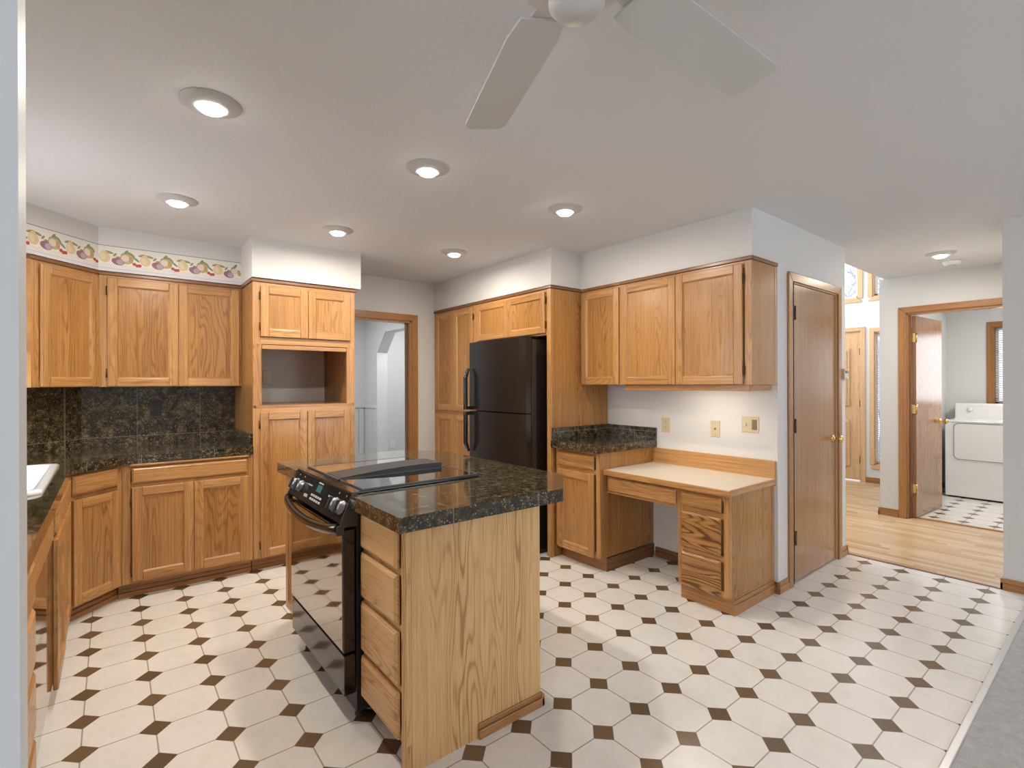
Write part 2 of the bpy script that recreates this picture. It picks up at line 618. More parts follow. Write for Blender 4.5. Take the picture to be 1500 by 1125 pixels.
# floors (one slab each for tile, carpet, planks)
fl = MB()
fl.prism([(-0.95, 0.44), (4.60, 0.44), (4.60, 4.85), (-0.95, 4.85)], -0.06, 0.0, 'tile')
fl.prism([(6.36, -0.7), (8.75, -0.7), (8.75, 1.65), (6.36, 1.65)], -0.06, 0.0, 'tile')
fl.prism([(-2.75, -3.35), (4.75, -3.35), (4.75, 0.44), (-2.75, 0.44)], -0.06, 0.004, 'carpet')
fl.prism([(-2.75, 0.44), (-0.95, 0.44), (-0.95, 0.9), (-2.75, 0.9)], -0.06, 0.004, 'carpet')
fl.prism([(4.60, 0.44), (6.36, 0.44), (6.36, 1.65), (8.3, 1.65), (8.3, 4.3), (4.60, 4.3)], -0.06, 0.0, 'planks')
fl.prism([(0.8, 4.85), (4.3, 4.85), (4.3, 8.0), (0.8, 8.0)], -0.06, 0.0, 'carpet')
struct(fl.build('floor'))

cl = MB()
cl.box(-2.75, 4.60, -3.35, 4.85, CEIL, CEIL + 0.12, 'ceiling')
cl.box(4.60, 8.75, -0.7, 1.66, CEIL, CEIL + 0.12, 'ceiling')
cl.box(0.8, 4.3, 4.85, 8.0, CEIL, CEIL + 0.12, 'ceiling')
cl.box(4.5, 8.3, 1.6, 4.3, 4.2, 4.3, 'ceiling')
struct(cl.build('ceiling'))

# kitchen shell
wall_boxes('wall_left', [(-0.95, -0.84, 0.92, 2.75, 0, CEIL), (-0.95, -0.84, 3.75, 4.07, 0, CEIL),
                         (-0.95, -0.84, 2.75, 3.75, 0, 1.10), (-0.95, -0.84, 2.75, 3.75, 2.02, CEIL)])
b = MB()
b.prism([(-0.84, 4.07), (-0.18, 4.73), (-0.18, 4.85), (-0.95, 4.85), (-0.95, 4.07)], 0, CEIL, 'wall')
struct(b.build('wall_corner'))
DX0, DX1, DZ = 1.64, 2.433, 2.022
wall_boxes('wall_back', [(-0.18, DX0, 4.73, 4.85, 0, CEIL), (DX1, 3.5, 4.73, 4.85, 0, CEIL), (DX0, DX1, 4.73, 4.85, DZ, CEIL)])
wall_boxes('wall_right', [(3.377, 3.5, 1.60, 4.73, 0, CEIL)])
wall_boxes('wall_pantry', [(3.377, 3.63, 1.473, 1.60, 0, CEIL), (4.40, 4.57, 1.473, 1.60, 0, CEIL), (3.63, 4.40, 1.473, 1.60, 2.065, CEIL),
                           (4.45, 4.57, 1.60, 4.3, 0, 4.25), (3.5, 4.57, 1.473, 1.60, CEIL + .12, 4.25)])
wall_boxes('wall_hall_end', [(6.25, 6.36, 1.478, 1.70, 0, CEIL), (6.25, 6.36, -0.7, 0.62, 0, CEIL), (6.25, 6.36, 0.62, 1.478, 2.065, CEIL),
                             (4.57, 8.3, 1.60, 1.66, CEIL + 0.12, 4.25)])
wall_boxes('wall_laundry', [(6.36, 8.69, 1.60, 1.70, 0, CEIL), (8.58, 8.69, 1.15, 1.60, 0, CEIL), (8.58, 8.69, -0.7, 0.15, 0, CEIL),
                            (8.58, 8.69, 0.15, 1.15, 0, 1.095), (8.58, 8.69, 0.15, 1.15, 2.06, CEIL), (6.36, 8.69, -0.8, -0.7, 0, CEIL)], 'wall_cool')
wall_boxes('wall_hall_right', [(4.60, 4.72, -3.35, 0.572, 0, CEIL), (4.72, 6.25, 0.452, 0.572, 0, CEIL)])
wall_boxes('wall_dining', [(-2.75, 2.6, -3.35, -3.24, 0, CEIL), (4.4, 4.60, -3.35, -3.24, 0, CEIL), (2.6, 4.4, -3.35, -3.24, 0, 0.45), (2.6, 4.4, -3.35, -3.24, 2.25, CEIL)])
wall_boxes('wall_nook', [(-2.75, -2.62, -3.35, -2.4, 0, CEIL), (-2.75, -2.62, 0.0, 0.92, 0, CEIL), (-2.75, -2.62, -2.4, 0.0, 0, 0.6), (-2.75, -2.62, -2.4, 0.0, 2.2, CEIL)])
b = MB()
b.box(-2.62, -0.0885, 0.85, 0.92, 0, CEIL, 'white_paint')
struct(b.build('wall_stub'))

# entry hall beyond the passage, tall
FX = 8.113
EW = 'wall_cool'
wall_boxes('wall_entry', [
    (FX, FX + .11, 1.70, 1.80, 0, 4.25),
    (FX, FX + .11, 1.80, 2.266, 0, 0.25), (FX, FX + .11, 1.80, 2.266, 2.06, 2.54), (FX, FX + .11, 1.80, 2.286, 3.55, 4.25),
    (FX, FX + .11, 2.266, 2.425, 0, 2.54), (FX, FX + .11, 2.286, 2.454, 2.54, 4.25),
    (FX, FX + .11, 2.425, 3.34, 2.085, 2.54), (FX, FX + .11, 2.454, 3.30, 3.55, 4.25),
    (FX, FX + .11, 3.34, 4.3, 0, 2.54), (FX, FX + .11, 3.30, 4.3, 2.54, 4.25),
    (4.57, 5.2, 4.2, 4.3, 0, 4.25), (8.0, FX, 4.2, 4.3, 0, 4.25), (5.2, 8.0, 4.2, 4.3, 0, 1.7), (5.2, 8.0, 4.2, 4.3, 4.1, 4.25)], EW)

# rear hall beyond the back doorway
b = MB()
ya, zt = 6.90, 2.11
b.box(3.0, 3.16, ya, 7.33, 0, CEIL, 'wall_cool')
b.prism([(ya, 1.826), (ya, CEIL), (5.55, CEIL), (5.55, zt), (6.62, zt)], 3.0, 3.16, 'wall_cool', axis='x')
b.box(3.0, 3.16, 4.85, 5.55, 0, CEIL, 'wall_cool')
b.box(0.8, 4.2, 7.33, 7.45, 0, CEIL, 'wall_cool')
b.box(0.8, 0.92, 4.85, 7.33, 0, CEIL, 'wall_cool')
b.box(3.95, 4.07, 4.85, 7.33, 0, CEIL, 'wall_cool')
struct(b.build('wall_rear_hall'))
b = MB()                                                       # beadboard below the chair rail
for i in range(5):
    y0 = 7.325 - i * 0.085
    b.box(2.988, 3.0, y0 - 0.08, y0, 0.0, 1.02, 'wall_cool')
for i in range(24):
    x0 = 0.94 + i * 0.085
    b.box(x0, x0 + 0.08, 7.318, 7.33, 0.0, 1.02, 'wall_cool')
b.box(2.975, 3.0, 6.905, 7.33, 1.02, 1.06, 'wall_cool')
b.box(0.92, 3.0, 7.305, 7.33, 1.02, 1.06, 'wall_cool')
struct(b.build('trim_1', bevel=0.004))

# soffits
b = MB()
b.prism([(-0.07 - .455, 4.38 - .455), (-0.07, 4.38), (0.79, 4.38), (0.79, 4.73), (-0.18, 4.73), (-0.68, 4.23)], 2.147, CEIL, 'wall')
b.box(0.79, 1.60, 3.995, 4.73, 2.15, CEIL, 'wall')
struct(b.build('wall_soffit_left'))
b = MB()
b.box(2.703, 3.377, 2.893, 4.73, 2.15, CEIL, 'wall')
b.box(3.041, 3.377, 1.473, 2.893, 2.147, CEIL, 'wall')
struct(b.build('wall_soffit_right'))


def skirting(name, runs, m='oak_casing', h=0.075, d=0.014):
    """runs: (x0,y0,x1,y1, nx,ny): wall line and the side the board stands on"""
    b = MB()
    for x0, y0, x1, y1, nx, ny in runs:
        a = Vector((x0, y0, 0))
        c = Vector((x1, y1, 0))
        n = Vector((nx, ny, 0))
        g = 'x' if abs(x1 - x0) > abs(y1 - y0) else 'y'
        for z0, z1, e in ((0, h * 0.6, d), (h * 0.6, h, d * 0.65)):
            p = [a, c, c + n * e, a + n * e]
            b.hexa([(q.x, q.y, z0) for q in p] + [(q.x, q.y, z1) for q in p], m, g)
    return struct(b.build(name, bevel=0.002))


skirting('baseboard_pantry', [(3.377 - .014, 1.473, 3.515, 1.473, 0, -1), (4.45, 1.473, 4.584, 1.473, 0, -1), (4.57, 1.459, 4.57, 1.70, 1, 0)])
skirting('baseboard_right', [(3.377, 1.459, 3.377, 1.502, -1, 0), (3.377, 1.845, 3.377, 2.41, -1, 0)], 'oak_dark')
skirting('baseboard_hall', [(6.25, 1.545, 6.25, 1.714, -1, 0), (6.236, 1.70, 6.36, 1.70, 0, 1), (6.36, 1.70, 8.113, 1.70, 0, 1)])
skirting('baseboard_hall_right', [(4.60, -3.2, 4.60, 0.586, -1, 0), (4.586, 0.572, 6.25, 0.572, 0, 1)])
skirting('baseboard_entry', [(FX, 1.72, FX, 2.37, -1, 0), (FX, 3.42, FX, 4.2, -1, 0)])
skirting('baseboard_laundry', [(6.36, 1.60, 8.58, 1.60, 0, -1), (8.58, 1.50, 8.58, 1.60, -1, 0)])
skirting('baseboard_back', [(2.505, 4.73, 2.70, 4.73, 0, -1)])
b = MB()
b.box(-0.08, 4.58, 0.425, 0.452, 0.0, 0.009, 'metal_strip')
struct(b.build('trim_2', bevel=0.003))
b = MB()
b.box(4.585, 4.612, 0.58, 1.465, 0.0, 0.005, 'oak_dark')
b.box(6.34, 6.38, 0.62, 1.478, 0.0, 0.008, 'oak_casing')
struct(b.build('trim_3', bevel=0.002))


def casing_boards(b, x0, x1, zt, y, w=0.062, t=0.016, m='oak_casing', sill=None, z0=0.0):
    """casing round an opening in the local plane y, facing -y (mitre drawn by pieces)"""
    for xa, xb, s in ((x0 - w, x0, 1), (x1, x1 + w, -1)):
        b.hexa([(xa, y - t, z0), (xb, y - t, z0), (xb, y, z0), (xa, y, z0),
                (xa, y - t, zt + (w if s > 0 else 0)), (xb, y - t, zt + (0 if s > 0 else w)),
                (xb, y, zt + (0 if s > 0 else w)), (xa, y, zt + (w if s > 0 else 0))], m, 'z')
    b.hexa([(x0, y - t, zt), (x1, y - t, zt), (x1, y, zt), (x0, y, zt),
            (x0 - w, y - t, zt + w), (x1 + w, y - t, zt + w), (x1 + w, y, zt + w), (x0 - w, y, zt + w)], m, 'x')
    if sill is not None:
        b.hexa([(x0 - w, y - t, sill - w), (x1 + w, y - t, sill - w), (x1 + w, y, sill - w), (x0 - w, y, sill - w),
                (x0, y - t, sill), (x1, y - t, sill), (x1, y, sill), (x0, y, sill)], m, 'x')


def jamb_boards(b, x0, x1, zt, y0, y1, m='oak_casing', t=0.018, sill=None, z0=0.0):
    b.box(x0 - 0.002, x0 + t, y0, y1, z0, zt, m, 'z')
    b.box(x1 - t, x1 + 0.002, y0, y1, z0, zt, m, 'z')
    b.box(x0, x1, y0, y1, zt - t, zt + 0.002, m, 'x')
    if sill is not None:
        b.box(x0, x1, y0, y1, sill - 0.002, sill + t, m, 'x')


# back doorway (no leaf)
o = thing('door_1', 'open doorway with oak casing between oven cabinet and pantry cabinet', 'doorway', (0, 4.73, 0), 0)
struct(o)
b = MB()
casing_boards(b, DX0, DX1, DZ, 0.0, w=0.068)
b.build('casing', o, bevel=0.003)
b = MB()
jamb_boards(b, DX0, DX1, DZ, 0.0, 0.12)
b.box(DX1 - 0.03, DX1 - 0.018, 0.05, 0.085, 0, DZ - 0.018, 'oak_dark', 'z')
b.build('jamb', o, bevel=0.002)


def round_knob(b, c, axis, m='brass'):
    b.lathe([(0.030, 0.0), (0.031, 0.004), (0.022, 0.009), (0.011, 0.014), (0.010, 0.032), (0.020, 0.038), (0.027, 0.046),
             (0.029, 0.055), (0.026, 0.064), (0.016, 0.070), (0.0, 0.072)], c, m, axis, seg=24)


# pantry door (flat leaf), wall faces -Y
o = thing('door_2', 'tall flat oak door with brass knob beside the built-in desk', 'door', (0, 1.473, 0), 0)
struct(o)
b = MB()
casing_boards(b, 3.578, 4.395, 2.052, 0.0, w=0.06)
b.build('casing', o, bevel=0.004)
b = MB()
b.box(3.585, 3.63, 0.0, 0.12, 0, 2.05, 'oak_light_door', 'z')
b.box(4.388, 4.402, 0.0, 0.12, 0, 2.05, 'oak_light_door', 'z')
b.box(3.585, 4.402, 0.0, 0.12, 2.046, 2.06, 'oak_light_door', 'x')
b.build('jamb', o, bevel=0.002)
b = MB()
b.box(3.64, 4.384, 0.004, 0.042, 0.012, 2.042, 'oak_gloss', 'z')
b.build('leaf', o, bevel=0.002)
b = MB()
round_knob(b, (4.315, 0.004, 0.943), (0, -1, 0))
b.build('knob', o)
for z in (0.31, 1.075, 1.845):
    b = MB()
    b.box(3.632, 3.662, -0.002, 0.006, z - 0.045, z + 0.045, 'bronze')
    b.lathe([(0.006, -0.047), (0.006, 0.047)], (3.637, -0.004, z), 'bronze', seg=10)
    b.build('hinge', o)

# laundry door standing open, hinged on the left jamb; wall X=6.25 faces -X
o = thing('door_3', 'open oak laundry room door with brass hinges and knob', 'door', (6.25, 1.478, 0), -90)
struct(o)
b = MB()
casing_boards(b, 0.0, 0.858, 2.065, 0.0, w=0.062)
b.build('casing', o, bevel=0.004)
b = MB()
jamb_boards(b, 0.0, 0.858, 2.065, 0.0, 0.11)
b.box(0.018, 0.03, 0.03, 0.07, 0, 2.047, 'oak_dark', 'z')
b.build('jamb', o, bevel=0.002)
lf = MB()
a = R(86)
ca, sa = math.cos(a), math.sin(a)


def dr(x, y, z):
    return (0.030 + x * ca - y * sa, 0.075 + x * sa + y * ca, z)


def dbox(mb, x0, x1, y0, y1, z0, z1, m, g='z'):
    mb.hexa([dr(x0, y0, z0), dr(x1, y0, z0), dr(x1, y1, z0), dr(x0, y1, z0), dr(x0, y0, z1), dr(x1, y0, z1), dr(x1, y1, z1), dr(x0, y1, z1)], m, g)


dbox(lf, 0, 0.76, -0.035, 0.0, 0.012, 2.04, 'oak_gloss')
lf.build('leaf', o, bevel=0.002)
b = MB()
round_knob(b, dr(0.70, -0.035, 0.95), Vector(dr(0, -1, 0)) - Vector(dr(0, 0, 0)))
round_knob(b, dr(0.70, 0.0, 0.95), Vector(dr(0, 1, 0)) - Vector(dr(0, 0, 0)))
b.build('knob', o)
for z in (0.30, 1.10, 1.82):
    b = MB()
    dbox(b, -0.012, 0.003, -0.034, -0.002, z - 0.045, z + 0.045, 'brass')
    b.lathe([(0.007, -0.048), (0.007, 0.048)], dr(-0.006, -0.04, z), 'brass', seg=12)
    b.build('hinge', o)

# front door with raised panels, wall X=FX faces -X (local x = -Y)
o = thing('door_4', 'pale oak front door with raised panels in bright entry hall', 'door', (FX, 3.34, 0), -90)
struct(o)
b = MB()
casing_boards(b, 0.0, 0.915, 2.085, 0.0, w=0.055, m='oak_light_door')
b.build('casing', o, bevel=0.004)
b = MB()
jamb_boards(b, 0.0, 0.915, 2.085, 0.0, 0.10, 'oak_light_door', t=0.012)
b.build('jamb', o)
b = MB()
b.box(0.014, 0.901, 0.012, 0.05, 0.015, 2.07, 'oak_light_door')
b.build('leaf', o, bevel=0.002)
for x0, x1 in ((0.13, 0.40), (0.51, 0.78)):
    for z0, z1 in ((0.2, 0.85), (1.05, 1.85)):
        b = MB()
        b.box(x0, x1, -0.008, 0.014, z0, z1, 'oak_light_door')
        b.box(x0 + 0.03, x1 - 0.03, -0.018, 0.01, z0 + 0.03, z1 - 0.03, 'oak_light_door')
        b.build('panel', o, bevel=0.006)
for z in (0.3, 1.08, 1.8):
    b = MB()
    b.box(0.898, 0.906, 0.0, 0.016, z - 0.05, z + 0.05, 'bronze')
    b.build('hinge', o)
b = MB()
round_knob(b, (0.08, 0.012, 0.95), (0, -1, 0))
b.build('knob', o)


def window(name, loc, rz, w, z0, z1, casing=True, m='oak_light_door', depth=0.11, slats=False, mull=1, cw=0.055, sw=0.03):
    o = thing(name, {'window_1': 'tall sidelight window with blind beside the front door',
                     'window_2': 'high entry window above the front door',
                     'window_3': 'narrow high entry window above the sidelight',
                     'window_4': 'laundry room window with white blind above dryer',
                     }.get(name, 'unseen window letting daylight indoors'), 'window', loc, rz)
    struct(o)
    b = MB()
    if casing:
        casing_boards(b, 0.0, w, z1, 0.0, w=cw, m=m, sill=z0, z0=z0)
        b.build('casing', o, bevel=0.003)
    b = MB()
    jamb_boards(b, 0.0, w, z1, 0.0, depth, m, t=0.012, sill=z0, z0=z0)
    b.build('jamb', o)
    b = MB()
    for i in range(mull):
        x0 = 0.012 + i * (w - 0.024) / mull
        x1 = 0.012 + (i + 1) * (w - 0.024) / mull
        for q in ((x0, x0 + sw, z0 + 0.012, z1 - 0.012), (x1 - sw, x1, z0 + 0.012, z1 - 0.012), (x0, x1, z0 + 0.012, z0 + 0.045), (x0, x1, z1 - 0.045, z1 - 0.012)):
            b.box(q[0], q[1], 0.06, 0.09, q[2], q[3], 'white_plastic')
    b.build('sash', o, bevel=0.003)
    b = MB()
    b.box(0.02, w - 0.02, 0.073, 0.077, z0 + 0.02, z1 - 0.02, 'glass')
    b.build('pane', o)
    if slats:
        b = MB()
        n = int((z1 - z0) / 0.028)
        for i in range(n):
            z = z0 + 0.03 + i * 0.028
            b.hexa([(0.016, 0.022, z), (w - 0.016, 0.022, z), (w - 0.016, 0.045, z + 0.012), (0.016, 0.045, z + 0.012),
                    (0.016, 0.022, z + 0.0015), (w - 0.016, 0.022, z + 0.0015), (w - 0.016, 0.045, z + 0.0135), (0.016, 0.045, z + 0.0135)], 'blind')
        b.build('blind', o)
    return o


window('window_1', (FX, 2.266, 0), -90, 0.466, 0.25, 2.06, slats=True, sw=0.006)
window('window_2', (FX, 3.30, 0), -90, 0.846, 2.54, 3.55)
window('window_3', (FX, 2.286, 0), -90, 0.486, 2.54, 3.55)
window('window_4', (8.58, 1.15, 0), -90, 1.0, 1.095, 2.06, m='oak_casing', slats=True, cw=0.06)
window('window_5', (-0.84, 2.75, 0), 90, 1.0, 1.10, 2.02, m='oak_casing')
window('window_6', (4.4, -3.24, 0), 180, 1.8, 0.45, 2.25, m='oak_casing', mull=2)
window('window_7', (-2.62, -2.4, 0), 90, 2.4, 0.6, 2.2, m='oak_casing', mull=2)  # unseen window put in to carry the nook fill light


# outdoors seen through the entry windows: snow and a bare frosted tree
b = MB()
b.prism([(8.9, -2.0), (16, -2.0), (16, 9), (8.9, 9)], -0.3, -0.15, 'snow')
struct(b.build('floor_outside'))
tr = thing('bare_tree', 'frosty bare tree outside the high entry windows', 'tree', (11.2, 3.0, -0.14))
tk, br = MB(), MB()
rt = random.Random(5)


def grow(mb, p, d, L, r, n):
    q = p + d * L
    mid = p + d * (L * 0.5) + Vector((rt.uniform(-1, 1), rt.uniform(-1, 1), rt.uniform(-.3, .3))) * L * 0.06
    mb.tube([p, mid, q], [r, r * 0.85, r * 0.65], 'bark', seg=5)
    if n == 0:
        return
    for k in range(3 if n > 1 else 4):
        nd = (d + Vector((rt.uniform(-1, 1), rt.uniform(-1, 1), rt.uniform(-0.35, 0.5))) * 0.85).normalized()
        grow(br, p + d * L * rt.uniform(0.45, 1.0), nd, L * rt.uniform(0.55, 0.8), r * 0.55, n - 1)


tk.tube([(0, 0, 0), (0.03, 0.02, 1.2), (0, 0, 2.3)], [0.13, 0.1, 0.085], 'bark', seg=8)
for k in range(6):
    grow(br, Vector((0, 0, 1.9 + 0.1 * k)), Vector((rt.uniform(-1, 1), rt.uniform(-1, 1), 0.7)).normalized(), 1.1, 0.05, 4)
tk.build('trunk', tr)
br.build('branches', tr)
window('window_8', (8.0, 4.2, 0), 180, 2.8, 1.7, 4.1, mull=3)  # unseen window added round the entry fill light


# ------------------------------------------------------------------ cabinet pieces (local: x right, front faces -y, z up)
def make_door(parent, x0, x1, z0, z1, hinge=None, fw=0.055, t=0.019, y=0.0, m='oak', pm='oak_panel'):
    b = MB()
    yf = y - t
    b.box(x0, x0 + fw, yf, y - 0.001, z0, z1, m, 'z')
    b.box(x1 - fw, x1, yf, y - 0.001, z0, z1, m, 'z')
    b.box(x0 + fw, x1 - fw, yf, y - 0.001, z0, z0 + fw, m, 'x')
    b.box(x0 + fw, x1 - fw, yf, y - 0.001, z1 - fw, z1, m, 'x')
    # moulded slope round the panel
    xa, xb, za, zb = x0 + fw, x1 - fw, z0 + fw, z1 - fw
    s, yy, yd = 0.011, yf + 0.003, y - 0.006
    o_ = [(xa, yy, za), (xb, yy, za), (xb, yy, zb), (xa, yy, zb)]
    i_ = [(xa + s, yd, za + s), (xb - s, yd, za + s), (xb - s, yd, zb - s), (xa + s, yd, zb - s)]
    for k, g in ((0, 'x'), (1, 'z'), (2, 'x'), (3, 'z')):
        j = (k + 1) % 4
        b.poly([o_[k], o_[j], i_[j], i_[k]], m, g)
    d = b.build('door', parent, bevel=0.004)
    p = MB()
    p.box(xa - 0.002, xb + 0.002, y - 0.0085, y - 0.003, za - 0.002, zb + 0.002, pm, 'z')
    p.build('panel', d)
    if hinge:
        hx = x0 - 0.004 if hinge == 'l' else x1 + 0.004
        h = z1 - z0
        for z in (z0 + min(0.09, h * 0.2), z1 - min(0.09, h * 0.2)):
            q = MB()
            q.box(hx - 0.0045, hx + 0.0045, yf + 0.006, y, z - 0.026, z + 0.026, 'bronze')
            q.lathe([(0.004, -0.03), (0.004, 0.03)], (hx, yf + 0.006, z), 'bronze', seg=8)
            q.build('hinge', d)
    return d


def make_drawer(parent, x0, x1, z0, z1, y=0.0, t=0.019, m='oak', g='x', s=0.011):
    b = MB()
    yf = y - t
    ym = y - t * 0.55
    b.box(x0, x1, ym, y - 0.001, z0, z1, m, g)
    off = (random.uniform(0, 40), random.uniform(0, 40))
    b.hexa([(x0, ym, z0), (x1, ym, z0), (x1, ym + 0.0005, z0), (x0, ym + 0.0005, z0), (x0, ym, z1), (x1, ym, z1), (x1, ym + 0.0005, z1), (x0, ym + 0.0005, z1)], m, g, off) if False else None
    o_ = [(x0, ym, z0), (x1, ym, z0), (x1, ym, z1), (x0, ym, z1)]
    i_ = [(x0 + s, yf, z0 + s), (x1 - s, yf, z0 + s), (x1 - s, yf, z1 - s), (x0 + s, yf, z1 - s)]
    for k in range(4):
        j = (k + 1) % 4
        b.poly([o_[k], o_[j], i_[j], i_[k]], m, g, off)
    b.poly(i_, m, g, off)
    return b.build('drawer_front', parent, bevel=0.0015)


def face_frame(b, x0, x1, z0, z1, stiles=(), rails=(), sw=0.04, t=0.02, m='oak'):
    """stiles: x positions of extra stiles (centre), rails: z centres"""
    b.box(x0, x0 + sw, 0, t, z0, z1, m, 'z')
    b.box(x1 - sw, x1, 0, t, z0, z1, m, 'z')
    b.box(x0 + sw, x1 - sw, 0, t, z1 - sw, z1, m, 'x')
    b.box(x0 + sw, x1 - sw, 0, t, z0, z0 + sw, m, 'x')
    for x in stiles:
        b.box(x - sw / 2, x + sw / 2, 0.0005, t, z0 + sw, z1 - sw, m, 'z')
    for z in rails:
        b.box(x0 + sw, x1 - sw, 0.001, t, z - sw / 2, z + sw / 2, m, 'x')


def kick_board(parent, x0, x1, y0, h=0.1, side=None, moulded=True, m='oak_casing'):
    b = MB()
    b.box(x0, x1, y0, y0 + 0.015, 0.0, h - 0.001, m, 'x')
    if moulded:
        b.box(x0, x1, y0 - 0.012, y0, 0.0, 0.032, m, 'x')
        b.box(x0, x1, y0 - 0.006, y0, 0.032, 0.058, m, 'x')
    return b.build('toe_kick', parent, bevel=0.003)


def crown(parent, pts, z, m='oak_dark', h=0.022, d=0.012):
    """thin moulding along the top front edge; pts local (x,y) polyline, outside on the right hand"""
    b = MB()
    for (xa, ya), (xb, yb) in zip(pts[:-1], pts[1:]):
        t = Vector((xb - xa, yb - ya, 0)).normalized()
        n = Vector((t.y, -t.x, 0))
        A, B_ = Vector((xa, ya, 0)), Vector((xb, yb, 0))
        e = d
        A2, B2 = A + n * e - t * (e if (xa, ya) != pts[0] else 0), B_ + n * e + t * (e if (xb, yb) != pts[-1] else 0)
        g = 'x' if abs(t.x) > abs(t.y) else 'y'
        b.hexa([(A2.x, A2.y, z), (B2.x, B2.y, z), (B_.x, B_.y, z), (A.x, A.y, z),
                (A2.x, A2.y, z + h), (B2.x, B2.y, z + h), (B_.x, B_.y, z + h), (A.x, A.y, z + h)], m, g)
    return b.build('crown_moulding', parent, bevel=0.003)


# --- two-door wall cabinet on the back run
UZ0, UZ1 = 1.357, 2.122
t = thing('wall_cabinet', 'oak two-door wall cabinet above the backsplash outlet, left of the oven cabinet', 'cabinet', (-0.07, 4.41, 0))
b = MB()
b.box(0.001, 0.868, 0.02, 0.318, UZ0, UZ1, 'oak_panel', 'z')
face_frame(b, 0.001, 0.868, UZ0, UZ1, stiles=(0.452,), sw=0.045)
b.build('body', t, bevel=0.0015)
make_door(t, 0.046, 0.4505, UZ0 + 0.004, 2.105, 'l')
make_door(t, 0.4535, 0.848, UZ0 + 0.004, 2.105)
crown(t, [(0.0, 0.0), (0.868, 0.0)], UZ1)

# --- diagonal corner wall cabinet
t = thing('corner_wall_cabinet', 'single-door oak wall cabinet set diagonally across the left corner', 'cabinet', (-0.375, 4.105, 0), 45)
L = 0.4313
b = MB()
# trapezoid carcass: face along x 0..L, returns to the diagonal wall
rt2 = math.sqrt(0.5)
b.prism([(0.0, 0.02), (L, 0.02), (L, 0.29), (0.0 - 0.29, 0.295)], UZ0, UZ1, 'oak_panel', g='z')
face_frame(b, 0.0, L, UZ0, UZ1, sw=0.045)
b.prism([(0.0, 0.0), (0.0, 0.02), (-0.02, 0.02)], UZ0, UZ1, 'oak', g='z')
b.build('body', t, bevel=0.0015)
b = MB()
b.prism([(-0.002, -0.001), (-0.004, 0.016), (-0.295, 0.297), (-0.29, 0.285)], UZ0, UZ1, 'oak', g='z')
b.build('end_panel', t)
make_door(t, 0.045, L - 0.012, UZ0 + 0.002, 2.105)
crown(t, [(-0.29, 0.287), (0.0, 0.0), (L, 0.0)], UZ1)

# --- fruit wallpaper border on the soffit
def border_band(b, L0, L1):
    """flat printed paper in the local xz plane, front faces -y"""
    z0, z1 = 2.149, 2.322
    b.box(L0, L1, -0.0012, 0.0, z0, z1, paper, 'x')

    cnt = [0]

    def flat(pts, m, k):
        cnt[0] += 1
        y = -0.0012 - 0.00025 * k - 0.000018 * (cnt[0] % 13)
        b.poly([(x, y, z) for x, z in pts], m, 'x')

    def ell(cx, cz, rx, rz, m, k, rot=0.0, n=18):
        c, s = math.cos(rot), math.sin(rot)
        if n > 4:
            rx, rz = rx * 1.12, rz * 1.12
        p = []
        for i in range(n):
            a = -2 * PI * i / n
            u, v = rx * math.cos(a), rz * math.sin(a)
            p.append((cx + u * c - v * s, cz + u * s + v * c))
        if min(q[0] for q in p) > L0 and max(q[0] for q in p) < L1:
            flat(p, m, k)

    def strip(za, zb, m, k=1):
        flat([(L0, za), (L1, za), (L1, zb), (L0, zb)], m, k)
    strip(z1 - 0.006, z1 - 0.0015, pr['mauve'])
    strip(z0 + 0.002, z0 + 0.016, pr['pale'])
    strip(z0 + 0.0165, z0 + 0.019, pr['blue'])
    x = L0 + 0.008
    i = 0
    while x < L1 - 0.008:
        for r_ in range(3):
            ell(x + (0.006 if r_ % 2 else 0), z0 + 0.026 + r_ * 0.009, 0.0038, 0.0033, pr[('tan', 'greyblue', 'rose')[(i + r_) % 3]], 1, n=4)
        x += 0.0125
        i += 1
    k0 = math.floor(L0 / 0.2235) - 1
    for k in range(k0, k0 + 8):
        c = k * 0.2235 + 0.032
        zb = z0
        # stems and leaves
        for dx, dz, rx, rz, ro in ((-0.018, 0.128, 0.020, 0.007, 0.3), (0.024, 0.125, 0.022, 0.007, -0.25), (0.055, 0.112, 0.013, 0.006, 0.9),
                                   (0.078, 0.096, 0.016, 0.007, -0.2), (0.116, 0.135, 0.018, 0.008, 1.0), (0.141, 0.123, 0.024, 0.012, -0.6),
                                   (0.173, 0.095, 0.022, 0.006, -0.7), (0.100, 0.116, 0.015, 0.010, 0.9)):
            ell(c + dx, zb + dz, rx, rz, pr['leaf'] if (dx * 1000) % 3 > 1 else pr['olive'], 2, ro)
        ell(c, zb + 0.090, 0.027, 0.032, pr['pear'], 3, 0.25)                     # pear
        ell(c - 0.002, zb + 0.112, 0.017, 0.020, pr['pear'], 3)
        ell(c - 0.008, zb + 0.094, 0.013, 0.022, pr['pear_light'], 4, 0.2)
        ell(c + 0.120, zb + 0.092, 0.034, 0.032, pr['peach'], 3)                  # apple
        ell(c + 0.112, zb + 0.096, 0.020, 0.020, pr['peach_light'], 4)
        ell(c + 0.143, zb + 0.088, 0.010, 0.022, pr['ochre'], 4, 0.2)
        ell(c + 0.072, zb + 0.068, 0.032, 0.022, pr['plum'], 5, -0.25)            # plum
        ell(c + 0.084, zb + 0.066, 0.018, 0.017, pr['plum_grey'], 6, -0.2)
        for dx, dz in ((0.162, 0.062), (0.178, 0.053), (0.192, 0.055)):           # cherries
            ell(c + dx, zb + dz, 0.0095, 0.0095, pr['cherry'], 5)


